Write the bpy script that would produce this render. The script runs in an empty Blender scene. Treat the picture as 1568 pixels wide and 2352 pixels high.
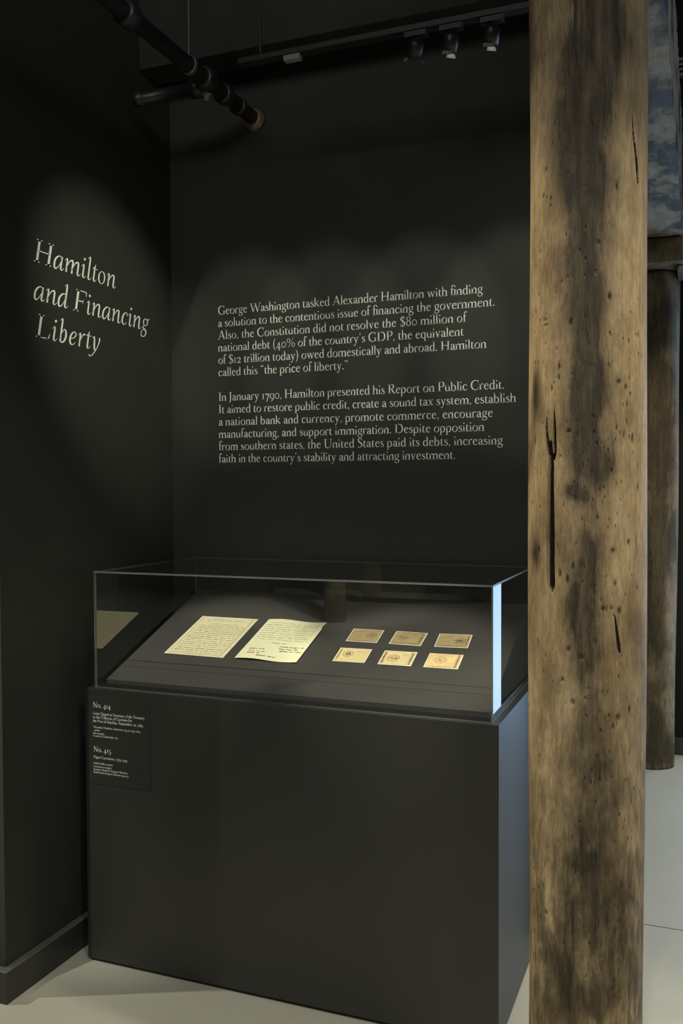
import bpy, bmesh, math, random
from mathutils import Vector, Matrix
random.seed(11)
SC = bpy.context.scene
COL = SC.collection
R = math.radians
# ---------------------------------------------------------------- camera
cam_data = bpy.data.cameras.new('camera'); cam = bpy.data.objects.new('camera', cam_data); COL.objects.link(cam)
cam_data.sensor_fit = 'VERTICAL'; cam_data.sensor_height = 36.0; cam_data.lens = 2095.92/2352*36.0
cam_data.shift_y = 3.88/2352; cam_data.clip_start = .05; cam_data.clip_end = 100
_y, _p, _r = R(21.4726), R(-1.5568), R(-.2079)
_r0 = Vector((math.cos(_y), math.sin(_y), 0)); _f0 = Vector((-math.sin(_y), math.cos(_y), 0)); _z = Vector((0, 0, 1))
_f = _f0*math.cos(_p)+_z*math.sin(_p); _u = _z*math.cos(_p)-_f0*math.sin(_p)
_right = _r0*math.cos(_r)+_u*math.sin(_r); _up = _u*math.cos(_r)-_r0*math.sin(_r)
cam.matrix_world = Matrix(((_right.x, _up.x, -_f.x, 0), (_right.y, _up.y, -_f.y, 0), (_right.z, _up.z, -_f.z, 1.6), (0, 0, 0, 1)))
SC.camera = cam
# ---------------------------------------------------------------- world, lights, exposure
SC.view_settings.view_transform = 'Standard'; SC.view_settings.look = 'None'
SC.view_settings.exposure = 1.4; SC.view_settings.gamma = 1.0; SC.view_settings.use_curve_mapping = False
SC.cycles.transparent_max_bounces = 20; SC.cycles.max_bounces = 8
W = bpy.data.worlds.new('world'); SC.world = W; W.use_nodes = True
W.node_tree.nodes['Background'].inputs[0].default_value = (.45, .62, 1.0, 1); W.node_tree.nodes['Background'].inputs[1].default_value = .05
def aim(o, target):
    o.rotation_euler = (Vector(target)-o.location).to_track_quat('-Z', 'Y').to_euler()
def spot(name, loc, target, power, cone, blend=.5, color=(1, .93, .78), radius=.02):
    d = bpy.data.lights.new(name, 'SPOT'); d.energy = power; d.spot_size = R(cone); d.spot_blend = blend; d.color = color; d.shadow_soft_size = radius
    o = bpy.data.objects.new(name, d); COL.objects.link(o); o.location = loc; aim(o, target); return o
def area(name, loc, target, power, sx, sy, color=(1, 1, 1)):
    d = bpy.data.lights.new(name, 'AREA'); d.shape = 'RECTANGLE'; d.size = sx; d.size_y = sy; d.energy = power; d.color = color
    o = bpy.data.objects.new(name, d); COL.objects.link(o); o.location = loc; aim(o, target); return o
WARM = (1, .97, .80)
area('window_daylight', (2.15, 6.35, 1.45), (2.15, 0, 1.45), 51, 4.7, 3.0, (.47, .69, 1.0))
area('gallery_fill', (-.9, -2.2, 4.2), (-1.2, 3.2, 2.4), 22, 3.0, 1.6, (1, .99, .93))  # two unseen area fills, added to lift the dark walls
area('gallery_fill', (1.5, -1.8, 4.2), (-1.6, 2.9, 1.6), 30, 3.0, 1.6, (1, .99, .93))
for x, p in ((-1.70, 40), (-1.34, 33), (-.97, 33), (-.60, 40)):
    spot('text_spotlight', (x*.5-.35, .75, 3.9), (x, 3.24, 2.14), p, 14.5, .6, WARM)
spot('title_spotlight', (-.35, 1.75, 3.6), (-2.02, 2.86, 2.16), 60, 24, .8, WARM)
spot('left_wall_spotlight', (-.6, 1.2, 3.9), (-2.02, 2.45, 1.28), 22, 17, .9, WARM)
for x, tx in ((-1.22, -1.60), (-1.02, -.90)):
    spot('case_spotlight', (x, 1.25, 4.0), (tx, 2.80, 1.03), 165, 15.0, .6, (1, .96, .78))
spot('left_wall_low_fill', (-1.35, 1.45, 4.1), (-1.98, 2.45, .1), 14, 15, .9, WARM)  # unseen spot added to brighten the baseboard ledge and floor shadow
spot('floor_spotlight', (-4.2, 1.2, 3.6), (-1.1, 2.0, 0), 92, 44, .5, WARM, .03)
spot('pillar_spotlight', (-1.75, 1.75, 3.9), (-.25, 2.19, 1.22), 118, 34, 1.0, (1, .88, .64), .05)
spot('pillar_spotlight_right', (1.45, 1.75, 3.9), (-.25, 2.19, 1.15), 108, 34, 1.0, (1, .89, .66), .05)
spot('far_floor_spotlight', (2.4, 3.6, 4.0), (.3, 4.2, 0), 190, 60, .8, WARM, .05)
spot('floor_fill_spotlight', (1.3, -.4, 4.1), (-1.5, 1.9, 0), 66, 44, .9, WARM, .15)  # unseen fill added to lift the shadowed floor by the plinth
spot('far_pillar_fill', (.9, 3.2, 3.9), (-.25, 5.5, 1.55), 115, 24, .9, (1, .88, .64), .05)  # unseen spot added to brighten the far pillar
spot('wall_end_fill', (-3.2, -1.0, 3.9), (-2.25, 2.24, .8), 230, 14, .9, WARM)  # unseen spot added to brighten the end face of the left wall
spot('rear_column_spotlight', (-2.6, -3.2, 4.0), (-4.1, -5.1, 1.2), 200, 40, .6, WARM, .05)
# ---------------------------------------------------------------- lettering: an old-style serif drawn from strokes
def spline(pts, n=7, closed=False):
    P = [tuple(p) for p in pts]; m = len(P); out = []
    rng = range(m if closed else m-1)
    for i in rng:
        p1, p2 = P[i], P[(i+1) % m]
        p0 = P[i-1] if (closed or i > 0) else tuple(2*a-b for a, b in zip(p1, p2))
        p3 = P[(i+2) % m] if (closed or i+2 < m) else tuple(2*b-a for a, b in zip(p1, p2))
        for k in range(n):
            t = k/n; t2 = t*t; t3 = t2*t
            out.append(tuple(0.5*(2*b+(c-a)*t+(2*a-5*b+4*c-d)*t2+(3*b-a-3*c+d)*t3) for a, b, c, d in zip(p0, p1, p2, p3)))
    if not closed: out.append(P[-1])
    return out
def S(*pts, n=7, closed=False, smooth=True):            # a pen stroke: (x, y, width) -> quads
    Q = spline(pts, n, closed) if smooth else list(pts)
    m = len(Q); L = []; R = []
    for i in range(m):
        a = Q[(i-1) % m] if (closed or i > 0) else Q[i]; b = Q[(i+1) % m] if (closed or i < m-1) else Q[i]
        dx, dy = b[0]-a[0], b[1]-a[1]; l = math.hypot(dx, dy) or 1
        nx, ny = -dy/l, dx/l; w = (max(Q[i][2], .010)*1.06+.002)/2
        L.append((Q[i][0]+nx*w, Q[i][1]+ny*w)); R.append((Q[i][0]-nx*w, Q[i][1]-ny*w))
    return [[L[i], R[i], R[(i+1) % m], L[(i+1) % m]] for i in range(m if closed else m-1)]
def ring(cx, cy, rx, ry, wx, wy, tilt=0.0, n=28):        # a bowl with thick sides and thin top and bottom
    out = []
    def P(k, ax, ay, tl):
        t = 2*math.pi*k/n; return (cx+ax*math.cos(t+tl), cy+ay*math.sin(t))
    for k in range(n):
        o = lambda q: P(q, rx, ry, 0)
        i = lambda q: (cx+(rx-wx)*math.cos(2*math.pi*q/n+tilt*.0), cy+(ry-wy)*math.sin(2*math.pi*q/n)) 
        def I(q):
            x, y = i(q); x -= cx; y -= cy
            c, s_ = math.cos(tilt), math.sin(tilt); return (cx+x*c-y*s_, cy+x*s_+y*c)
        out.append([o(k), o(k+1), I(k+1), I(k)])
    return out
def dot(x, y, r): return [[(x+r*math.cos(t*math.pi/6), y+r*math.sin(t*math.pi/6)) for t in range(12)]]
XH, CH, AH, DH, SW, CW, HL = .405, .655, .70, -.225, .073, .082, .031
def stem(x, y0, y1, w=SW): return [[(x-w/2, y0), (x+w/2, y0), (x+w/2, y1), (x-w/2, y1)]]
def foot(x, y=0, w=.185, sw=SW, d=1, t=.018, b=.035):    # bracketed serif; d=-1 hangs from the top
    h = w/2; q = sw/2
    return [[(x-h, y), (x+h, y), (x+h, y+d*t), (x+q+.014, y+d*(t+.008)), (x+q, y+d*(t+b)), (x-q, y+d*(t+b)), (x-q-.014, y+d*(t+.008)), (x-h, y+d*t)]]
def flag(x, y, sw=SW): return [[(x-sw/2-.055, y-.052), (x-sw/2-.05, y-.036), (x+sw/2-.005, y+.008), (x+sw/2, y), (x+sw/2, y-.09), (x-sw/2, y-.09), (x-sw/2, y-.058)]]
def bar(x0, x1, y, t=HL): return [[(x0, y-t/2), (x1, y-t/2), (x1, y+t/2), (x0, y+t/2)]]
def diag(x0, y0, x1, y1, w):                             # slanted stroke of horizontal width w
    return [[(x0-w/2, y0), (x0+w/2, y0), (x1+w/2, y1), (x1-w/2, y1)]]
def beak(x, y, d, k=1, l=.11): return [[(x, y), (x, y-d*l), (x-k*.014, y-d*l), (x-k*.05, y-d*.022), (x-k*.06, y)]]
def shoulder(x0, x1, w=SW): return S((x0+.02, .27, .020), (x0+.06, .335, .026), (x0+.13, .380, .042), (x1-.035, .365, .056), (x1, .29, w), (x1, .18, w), (x1, .02, w))
def roman():
    G = {}
    n_ = lambda: flag(.085, XH)+stem(.085, 0, XH)+foot(.085)+shoulder(.085, .335)+foot(.335)
    G['n'] = (n_(), .43)
    G['m'] = (n_()+shoulder(.335, .585)+foot(.585), .68)
    G['h'] = (flag(.085, AH)+stem(.085, 0, AH)+foot(.085)+shoulder(.085, .335)+foot(.335), .43)
    G['r'] = (flag(.085, XH)+stem(.085, 0, XH)+foot(.09, w=.2)+S((.11, .28, .02), (.15, .35, .026), (.21, .388, .044), (.265, .372, .06), (.278, .355, .02)), .305)
    G['u'] = (flag(.085, XH)+flag(.335, XH)+stem(.335, 0, XH)+S((.085, XH-.02, SW), (.085, .2, SW), (.09, .09, .066), (.15, .018, .044), (.23, .03, .028), (.32, .1, .02))+[[(.335, 0), (.425, .022), (.425, .036), (.335, .05)]], .43)
    G['i'] = (flag(.1, XH)+stem(.1, 0, XH)+foot(.1)+dot(.095, .565, .043), .20)
    G['l'] = (flag(.1, AH)+stem(.1, 0, AH)+foot(.1), .20)
    G['k'] = (flag(.085, AH)+stem(.085, 0, AH)+foot(.085)+diag(.13, .185, .31, .395, .03)+foot(.315, XH, .15, .02, -1)+diag(.375, 0, .2, .245, .085)+foot(.37, 0, .16, .08), .45)
    bowl = lambda cx, rx=.175: ring(cx, .195, rx, .212, .062, .022)
    G['o'] = (ring(.22, .195, .19, .212, .064, .022, -.18), .44)
    G['c'] = (S((.325, .305, .05), (.30, .365, .045), (.225, .393, .025), (.12, .355, .05), (.072, .20, .068), (.115, .06, .058), (.21, .008, .034), (.30, .04, .024), (.345, .10, .014))+dot(.31, .315, .034), .375)
    G['e'] = (S((.095, .245, .022), (.2, .25, .022), (.325, .255, .022), smooth=False)+S((.325, .245, .040), (.305, .35, .046), (.215, .393, .024), (.115, .35, .05), (.072, .20, .068), (.118, .06, .058), (.215, .008, .034), (.305, .04, .022), (.345, .10, .014)), .385)
    G['a'] = (S((.275, 0.06, SW), (.275, .18, SW), (.272, .3, .066), (.235, .375, .04), (.165, .392, .026), (.095, .36, .036), (.085, .305, .05))+dot(.09, .305, .034)+S((.26, .235, .02), (.17, .2, .03), (.085, .15, .056), (.075, .075, .06), (.13, .02, .044), (.2, .03, .026), (.26, .085, .02))+S((.275, .07, SW), (.29, .022, .05), (.34, .012, .028), (.385, .045, .012)), .375)
    G['b'] = (flag(.085, AH)+stem(.085, .02, AH)+S((.085, .06, .05), (.12, .015, .03), (.2, -.004, .026), (.31, .05, .058), (.355, .2, .068), (.31, .345, .056), (.22, .392, .03), (.14, .35, .024), (.1, .28, .018)), .435)
    G['d'] = (flag(.335, AH)+stem(.335, 0, AH)+S((.32, .08, .018), (.26, .02, .026), (.19, .0, .032), (.11, .055, .058), (.068, .195, .068), (.115, .345, .054), (.2, .393, .026), (.29, .36, .024), (.33, .31, .02))+[[(.335, 0), (.425, .022), (.425, .036), (.335, .05)]], .435)
    G['p'] = (flag(.085, XH)+stem(.085, DH, XH)+foot(.085, DH)+S((.1, .3, .018), (.15, .365, .026), (.22, .39, .032), (.315, .335, .056), (.355, .195, .068), (.31, .05, .056), (.21, -.004, .028), (.13, .03, .024), (.1, .08, .018)), .435)
    G['q'] = (stem(.335, DH, XH)+foot(.335, DH)+S((.32, .08, .018), (.26, .02, .026), (.19, .0, .032), (.11, .055, .058), (.068, .195, .068), (.115, .345, .054), (.2, .393, .026), (.29, .36, .024), (.35, .41, .02)), .43)
    G['f'] = (stem(.105, 0, .55)+foot(.11, w=.2)+S((.105, .5, SW), (.108, .6, .062), (.15, .68, .042), (.21, .695, .036), (.265, .665, .03))+dot(.265, .65, .034)+bar(.03, .225, XH-.012, .024), .25)
    G['ﬁ'] = (stem(.105, 0, .55)+foot(.11)+S((.105, .5, SW), (.108, .6, .062), (.17, .685, .036), (.26, .69, .03), (.33, .6, .05))+dot(.33, .6, .04)+bar(.03, .33, XH-.012, .024)+stem(.33, 0, XH)+foot(.33), .425)
    G['t'] = (S((.105, XH, .06), (.1, .2, SW), (.105, .08, .066), (.15, .012, .04), (.21, .02, .022), (.25, .06, .012))+[[(.035, XH-.026), (.23, XH-.026), (.23, XH), (.13, XH), (.13, .5), (.115, .5), (.09, .44), (.035, XH-.008)]], .265)
    G['s'] = (S((.25, .30, .016), (.225, .37, .028), (.155, .394, .026), (.085, .36, .042), (.08, .29, .052), (.16, .22, .062), (.245, .16, .058), (.26, .08, .048), (.2, .015, .028), (.12, .008, .024), (.06, .05, .026), (.045, .12, .014))+beak(.258, .39, 1, 1)+beak(.045, .01, -1, -1, .12), .315)
    G['v'] = (diag(.215, -.005, .085, XH, .07)+diag(.205, -.005, .33, XH, .028)+foot(.085, XH, .165, .06, -1)+foot(.335, XH, .14, .02, -1), .41)
    G['w'] = (diag(.205, -.005, .08, XH, .066)+diag(.2, -.005, .31, XH, .026)+diag(.43, -.005, .305, XH, .066)+diag(.425, -.005, .54, XH, .026)+foot(.08, XH, .16, .06, -1)+foot(.3, XH, .16, .06, -1)+foot(.54, XH, .13, .02, -1), .61)
    G['x'] = (diag(.32, 0, .09, XH, .076)+diag(.08, 0, .31, XH, .028)+foot(.325, 0, .17, .06)+foot(.08, 0, .14, .02)+foot(.085, XH, .165, .06, -1)+foot(.315, XH, .14, .02, -1), .41)
    G['y'] = (diag(.22, 0, .085, XH, .07)+S((.335, XH, .026), (.27, .2, .026), (.2, -.01, .028), (.15, -.135, .032), (.1, -.2, .03), (.045, -.19, .03))+dot(.05, -.18, .034)+foot(.085, XH, .165, .06, -1)+foot(.34, XH, .14, .02, -1), .41)
    G['z'] = (bar(.04, .31, XH-.013)+bar(.04, .32, .013)+diag(.08, .01, .29, XH-.01, .075)+beak(.05, XH, 1, -1)+beak(.32, 0, -1, 1), .36)
    G['j'] = (flag(.1, XH)+S((.1, XH-.03, SW), (.1, .05, SW), (.09, -.1, .06), (.03, -.19, .03), (-.04, -.2, .03))+dot(.095, .565, .043), .2)
    cs = lambda x: stem(x, 0, CH, CW)+foot(x, 0, .215, CW)+foot(x, CH, .215, CW, -1)
    G['I'] = (cs(.14), .28)
    G['H'] = (cs(.14)+cs(.56)+bar(.14, .56, .335), .70)
    G['L'] = (cs(.14)+bar(.14, .5, .012)+[[(.5, 0), (.525, .16), (.51, .16), (.46, .03), (.4, .02), (.4, 0)]], .55)
    G['E'] = (cs(.14)+bar(.14, .5, .012)+bar(.14, .48, CH-.012)+bar(.14, .38, .34)+beak(.485, CH, 1, 1, .14)+beak(.51, 0, -1, 1, .16)+stem(.38, .27, .41, .016), .56)
    G['F'] = (cs(.14)+bar(.14, .48, CH-.012)+bar(.14, .38, .33)+beak(.485, CH, 1, 1, .15)+stem(.38, .26, .40, .016), .52)
    G['T'] = (stem(.29, 0, CH, CW)+foot(.29, 0, .23, CW)+bar(.04, .54, CH-.012)+beak(.04, CH, 1, -1, .15)+beak(.54, CH, 1, 1, .15), .58)
    G['P'] = (cs(.14)+S((.15, CH-.012, .022), (.3, CH-.012, .026), (.42, .59, .06), (.455, .485, .076), (.41, .37, .058), (.3, .315, .026), (.16, .315, .02)), .51)
    G['R'] = (cs(.14)+S((.15, CH-.012, .022), (.29, CH-.012, .026), (.41, .60, .06), (.44, .5, .074), (.4, .39, .056), (.3, .335, .026), (.16, .335, .02))+S((.28, .335, .05), (.38, .18, .078), (.48, .045, .07), (.56, .005, .024), (.6, .02, .012)), .59)
    G['B'] = (cs(.14)+S((.15, CH-.012, .022), (.29, CH-.012, .026), (.39, .60, .056), (.415, .52, .07), (.38, .42, .05), (.29, .36, .024), (.16, .36, .02))+S((.2, .36, .022), (.33, .35, .03), (.44, .27, .064), (.455, .175, .078), (.4, .05, .055), (.29, .012, .026), (.15, .012, .022)), .54)
    G['D'] = (cs(.14)+S((.15, CH-.012, .022), (.32, CH-.014, .026), (.53, .56, .06), (.60, .33, .08), (.53, .1, .06), (.32, .014, .026), (.15, .012, .022)), .69)
    G['J'] = (foot(.15, CH, .215, CW, -1)+S((.15, CH-.01, CW), (.15, .2, CW), (.145, .0, .07), (.1, -.11, .04), (.03, -.13, .03))+dot(.035, -.115, .034), .28)
    G['U'] = (foot(.14, CH, .215, CW, -1)+foot(.57, CH, .17, .03, -1)+S((.14, CH-.01, CW), (.14, .25, CW), (.17, .09, .07), (.3, .005, .036), (.45, .04, .028), (.555, .14, .028), (.57, .3, .028), (.57, CH-.01, .028)), .69)
    cap_c = lambda: S((.555, .48, .016), (.52, .585, .03), (.42, .648, .026), (.25, .62, .05), (.115, .5, .074), (.085, .33, .082), (.125, .15, .072), (.26, .025, .044), (.42, .008, .026), (.52, .06, .024), (.575, .16, .014))
    G['C'] = (cap_c()+beak(.565, CH, 1, 1, .19), .62)
    G['G'] = (cap_c()[:-14]+S((.42, .008, .026), (.5, .02, .03), (.55, .05, .06), smooth=False)+stem(.555, .03, .27, CW)+foot(.555, .27, .2, CW, -1)+beak(.565, CH, 1, 1, .19), .67)
    G['O'] = (ring(.34, .327, .3, .345, .085, .026, -.12), .68)
    G['S'] = (S((.345, .5, .014), (.315, .6, .026), (.22, .65, .026), (.12, .61, .05), (.085, .51, .066), (.14, .41, .074), (.26, .32, .08), (.355, .23, .074), (.36, .11, .06), (.27, .02, .03), (.17, .005, .026), (.085, .06, .028), (.055, .17, .014))+beak(.36, CH, 1, 1, .17)+beak(.05, 0, -1, -1, .18), .43)
    G['A'] = (diag(.085, 0, .325, CH+.01, .028)+diag(.55, 0, .315, CH+.01, .086)+bar(.16, .46, .22)+foot(.085, 0, .17, .025)+foot(.555, 0, .21, .08), .64)
    G['V'] = (diag(.33, -.01, .095, CH, .086)+diag(.32, -.01, .555, CH, .028)+foot(.09, CH, .2, .08, -1)+foot(.56, CH, .17, .025, -1), .64)
    G['W'] = (diag(.305, -.01, .1, CH, .082)+diag(.3, -.01, .49, CH, .028)+diag(.665, -.01, .46, CH, .082)+diag(.66, -.01, .85, CH, .028)+foot(.095, CH, .2, .08, -1)+foot(.46, CH, .2, .08, -1)+foot(.855, CH, .16, .025, -1), .92)
    G['M'] = (diag(.12, 0, .14, CH, .03)+foot(.12, 0, .17, .03)+diag(.39, 0, .145, CH, .08)+diag(.385, 0, .63, CH, .028)+stem(.645, 0, CH, CW)+foot(.645, 0, .21, CW)+foot(.67, CH, .14, .06, -1)+foot(.11, CH, .15, .06, -1), .80)
    G['N'] = (stem(.13, 0, CH, .028)+foot(.13, 0, .17, .028)+diag(.575, -.01, .125, CH, .09)+stem(.575, -.01, CH, .028)+foot(.575, CH, .17, .028, -1)+foot(.09, CH, .15, .06, -1), .70)
    G['K'] = (cs(.14)+diag(.2, .28, .5, CH, .03)+foot(.5, CH, .19, .03, -1)+diag(.58, 0, .28, .38, .09)+foot(.57, 0, .2, .08), .66)
    # old-style figures
    G['0'] = (ring(.215, .2, .185, .21, .036, .036), .43)
    G['1'] = (stem(.14, 0, XH, .066)+foot(.14, 0, .2, .066)+foot(.14, XH, .2, .066, -1), .28)
    G['2'] = (S((.07, .29, .05), (.095, .37, .04), (.19, .4, .03), (.29, .34, .066), (.28, .24, .058), (.19, .13, .034), (.07, .03, .03))+[[(.05, 0), (.34, 0), (.365, .11), (.35, .11), (.32, .065), (.09, .06)]], .40)
    G['4'] = (stem(.27, -.21, .41, .066)+bar(.03, .40, .0, .034)+diag(.04, .0, .275, .41, .03)+foot(.27, -.21, .16, .066), .43)
    G['5'] = (S((.30, .4, .05), (.2, .385, .045), (.11, .38, .035), smooth=False)+diag(.085, .12, .115, .39, .024)+S((.09, .13, .03), (.19, .155, .036), (.29, .08, .066), (.3, -.06, .07), (.22, -.175, .042), (.12, -.21, .03), (.05, -.19, .034)), .38)
    G['7'] = ([[(.05, .40), (.05, .27), (.065, .27), (.1, .335), (.3, .34), (.36, .40)]]+diag(.15, -.21, .335, .39, .06), .38)
    G['8'] = (ring(.21, .49, .14, .165, .05, .024)+ring(.21, .175, .175, .19, .06, .026), .42)
    G['9'] = (ring(.21, .2, .18, .21, .062, .026)+S((.36, .2, .062), (.345, .05, .06), (.26, -.1, .042), (.13, -.2, .022)), .42)
    G['6'] = (ring(.21, .2, .18, .21, .062, .026)+S((.06, .22, .062), (.08, .4, .06), (.17, .56, .042), (.3, .65, .022)), .42)
    G['3'] = (S((.07, .31, .04), (.13, .4, .03), (.25, .37, .06), (.26, .27, .05), (.16, .18, .03), (.28, .1, .064), (.29, -.06, .068), (.2, -.18, .036), (.06, -.19, .034)), .38)
    G['.'] = (dot(.09, .036, .044), .18)
    com = lambda x, y: dot(x, y+.036, .04)+S((x+.018, y+.03, .04), (x+.02, y-.02, .03), (x-.02, y-.085, .012))
    G[','] = (com(.09, 0), .18)
    G['’'] = (com(.09, .585), .19)
    G['”'] = (com(.08, .585)+com(.22, .585), .33)
    rev = lambda x, y: dot(x, y+.0, .04)+S((x-.018, y+.005, .04), (x-.02, y+.055, .03), (x+.02, y+.12, .012))
    G['“'] = (rev(.09, .565)+rev(.23, .565), .33)
    G['('] = (S((.25, .72, .012), (.14, .56, .038), (.1, .27, .058), (.14, -.03, .038), (.25, -.19, .012)), .28)
    G[')'] = (S((.03, .72, .012), (.14, .56, .038), (.18, .27, .058), (.14, -.03, .038), (.03, -.19, .012)), .28)
    G['%'] = (ring(.17, .48, .13, .165, .042, .02)+ring(.56, .165, .13, .165, .042, .02)+diag(.17, -.02, .56, .67, .026), .73)
    G['$'] = ([[(x*.98+.03, y) for x, y in q] for q in G['S'][0]]+stem(.235, -.09, .75, .024), .46)
    G['-'] = (bar(.04, .24, .2, .04), .28)
    G['–'] = (bar(.0, .5, .2, .03), .5)
    G['&'] = (S((.62, .36, .02), (.56, .2, .026), (.42, .05, .036), (.24, .0, .05), (.1, .07, .064), (.1, .2, .066), (.22, .34, .04), (.35, .47, .036), (.34, .6, .04), (.26, .64, .026), (.18, .56, .05), (.22, .42, .06), (.38, .2, .076), (.56, .03, .07), (.68, .03, .02))+bar(.53, .7, .37, .024), .72)
    G[' '] = ([], .20)
    G['g'] = (ring(.195, .265, .145, .14, .056, .022)+S((.12, .145, .02), (.085, .1, .03), (.11, .05, .044), (.23, .03, .06), (.335, -.02, .056), (.35, -.11, .046), (.28, -.19, .028), (.17, -.21, .028), (.075, -.18, .036), (.05, -.11, .036), (.1, -.03, .022), (.17, .03, .02))+S((.29, .35, .02), (.33, .39, .036), (.375, .385, .04)), .40)
    return G
def italic():                                            # drawn upright, sheared when set
    G = {}
    s = .060
    ent = lambda x, y=XH: S((x-.085, y-.075, .010), (x-.045, y-.02, .020), (x-.01, y-.005, .035), (x, y-.06, s))   # hairline entry
    ext = lambda x: S((x, .1, s), (x+.006, .035, .052), (x+.045, .002, .03), (x+.085, .025, .018), (x+.125, .085, .010))
    arch = lambda x0, x1: S((x0+.005, .1, .012), (x0+.045, .25, .020), (x0+.11, .36, .034), (x1-.04, .395, .046), (x1-.002, .355, .056), (x1, .27, s), (x1, .1, s))
    G['i'] = (ent(.1)+stem(.1, .1, .35, s)+ext(.1)+dot(.10, .575, .042), .225)
    G['l'] = (ent(.1, AH)+stem(.1, .1, AH-.05, s)+ext(.1), .225)
    G['t'] = (stem(.1, .1, .40, s)+ext(.1)+[[(.015, XH-.026), (.215, XH-.026), (.22, XH), (.13, XH), (.128, .53), (.112, .53), (.075, .44), (.015, XH-.01)]], .235)
    G['n'] = (ent(.1)+stem(.1, 0, .35, s)+arch(.1, .325)+ext(.325), .445)
    G['m'] = (ent(.1)+stem(.1, 0, .35, s)+arch(.1, .32)+stem(.32, 0, .12, s)+arch(.32, .54)+ext(.54), .66)
    bowl = lambda: S((.315, .355, .020), (.255, .398, .022), (.17, .375, .042), (.085, .27, .058), (.062, .13, .064), (.085, .03, .056), (.14, .002, .036), (.215, .07, .022), (.275, .19, .016), (.32, .33, .014))
    G['a'] = (bowl()+S((.325, .40, .045), (.315, .25, s), (.312, .1, s), smooth=False)+ext(.312), .43)
    G['d'] = (bowl()+S((.315, AH-.05, s), (.315, .4, s), (.312, .1, s), smooth=False)+ent(.315, AH)+ext(.312), .43)
    G['o'] = (ring(.2, .197, .155, .205, .056, .020, .1), .40)
    G['c'] = (S((.275, .33, .04), (.25, .385, .034), (.19, .396, .022), (.11, .33, .05), (.065, .19, .064), (.085, .06, .056), (.15, .005, .034), (.225, .03, .020), (.28, .10, .012))+dot(.265, .33, .030), .32)
    G['e'] = (S((.075, .175, .016), (.17, .2, .022), (.25, .265, .032), (.265, .345, .036), (.2, .397, .022), (.115, .335, .046), (.065, .19, .062), (.085, .06, .056), (.15, .005, .034), (.225, .03, .020), (.285, .10, .012)), .325)
    G['r'] = (ent(.1)+stem(.1, 0, .35, s)+S((.105, .1, .012), (.145, .26, .02), (.2, .37, .034), (.255, .40, .046), (.285, .375, .03)), .30)
    G['b'] = (ent(.1, AH)+stem(.1, .12, AH-.05, s)+S((.1, .14, s), (.105, .045, .052), (.155, .002, .03), (.235, .04, .05), (.29, .18, .062), (.275, .33, .054), (.215, .397, .03), (.15, .33, .018), (.105, .17, .012)), .375)
    G['y'] = (S((.02, .345, .010), (.055, .395, .026), (.095, .37, .05), (.115, .25, s), (.135, .08, s), (.17, -.01, .05), smooth=True)+S((.30, .40, .05), (.315, .30, .046), (.26, .10, .026), (.17, -.06, .03), (.09, -.175, .028), (.0, -.22, .024), (-.04, -.20, .024))+dot(-.03, -.195, .030), .37)
    G['g'] = (ring(.19, .275, .125, .13, .048, .020, .15)+S((.13, .16, .018), (.09, .11, .030), (.12, .06, .042), (.21, .02, .052), (.265, -.06, .050), (.24, -.17, .034), (.15, -.225, .024), (.055, -.19, .034), (.035, -.09, .034), (.09, -.01, .022), (.17, .04, .018))+S((.275, .36, .018), (.32, .395, .034), (.36, .385, .036)), .36)
    R = roman()
    G['H'] = R['H']; G['F'] = R['F']; G['L'] = R['L']; G[' '] = ([], .19)
    return G
ROMAN, ITALIC = roman(), italic()
def set_text(text, G, size, width=None, shear=0.0, track=0.0):   # polygons of one line, optionally fitted to a width
    text = text.replace('fi', 'ﬁ') if 'ﬁ' in G else text
    adv = sum(G[c][1]+track for c in text); k = 0.0
    if width: k = (width/size-adv)/max(1, len(text)-1)
    out = []; x = 0.0
    for c in text:
        for poly in G[c][0]: out.append([((x+px+shear*py)*size, py*size) for px, py in poly])
        x += G[c][1]+track+k
    return out, (x-k)*size, k
# ---------------------------------------------------------------- materials
def nt(name):
    m = bpy.data.materials.new(name); m.use_nodes = True; t = m.node_tree
    return m, t, t.nodes['Principled BSDF'], t.nodes['Material Output']
def node(t, kind, **kw):
    n = t.nodes.new(kind)
    for k, v in kw.items():
        if k.startswith('i_'): n.inputs[k[2:].replace('_', ' ')].default_value = v
        else: setattr(n, k, v)
    return n
def coords(t, scale=(1, 1, 1)):
    a = node(t, 'ShaderNodeTexCoord'); b = node(t, 'ShaderNodeMapping'); b.inputs['Scale'].default_value = scale
    t.links.new(a.outputs['Object'], b.inputs['Vector']); return b.outputs['Vector']
def noise(t, vec, scale, detail=4, rough=.55):
    n = node(t, 'ShaderNodeTexNoise'); n.inputs['Scale'].default_value = scale; n.inputs['Detail'].default_value = detail; n.inputs['Roughness'].default_value = rough
    t.links.new(vec, n.inputs['Vector']); return n.outputs['Fac']
def ramp(t, fac, stops):
    n = node(t, 'ShaderNodeValToRGB'); e = n.color_ramp.elements
    while len(e) < len(stops): e.new(.5)
    for k, (p, c) in zip(e, stops): k.position = p; k.color = tuple(c)+(1,) if len(c) == 3 else c
    t.links.new(fac, n.inputs['Fac']); return n.outputs['Color']
def mix(t, fac, a, b, mode='MIX'):
    n = node(t, 'ShaderNodeMix', data_type='RGBA', blend_type=mode)
    for s, v in ((n.inputs[0], fac), (n.inputs[6], a), (n.inputs[7], b)):
        if isinstance(v, (int, float)): s.default_value = v
        elif isinstance(v, tuple): s.default_value = v+(1,)
        else: t.links.new(v, s)
    return n.outputs[2]
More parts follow.
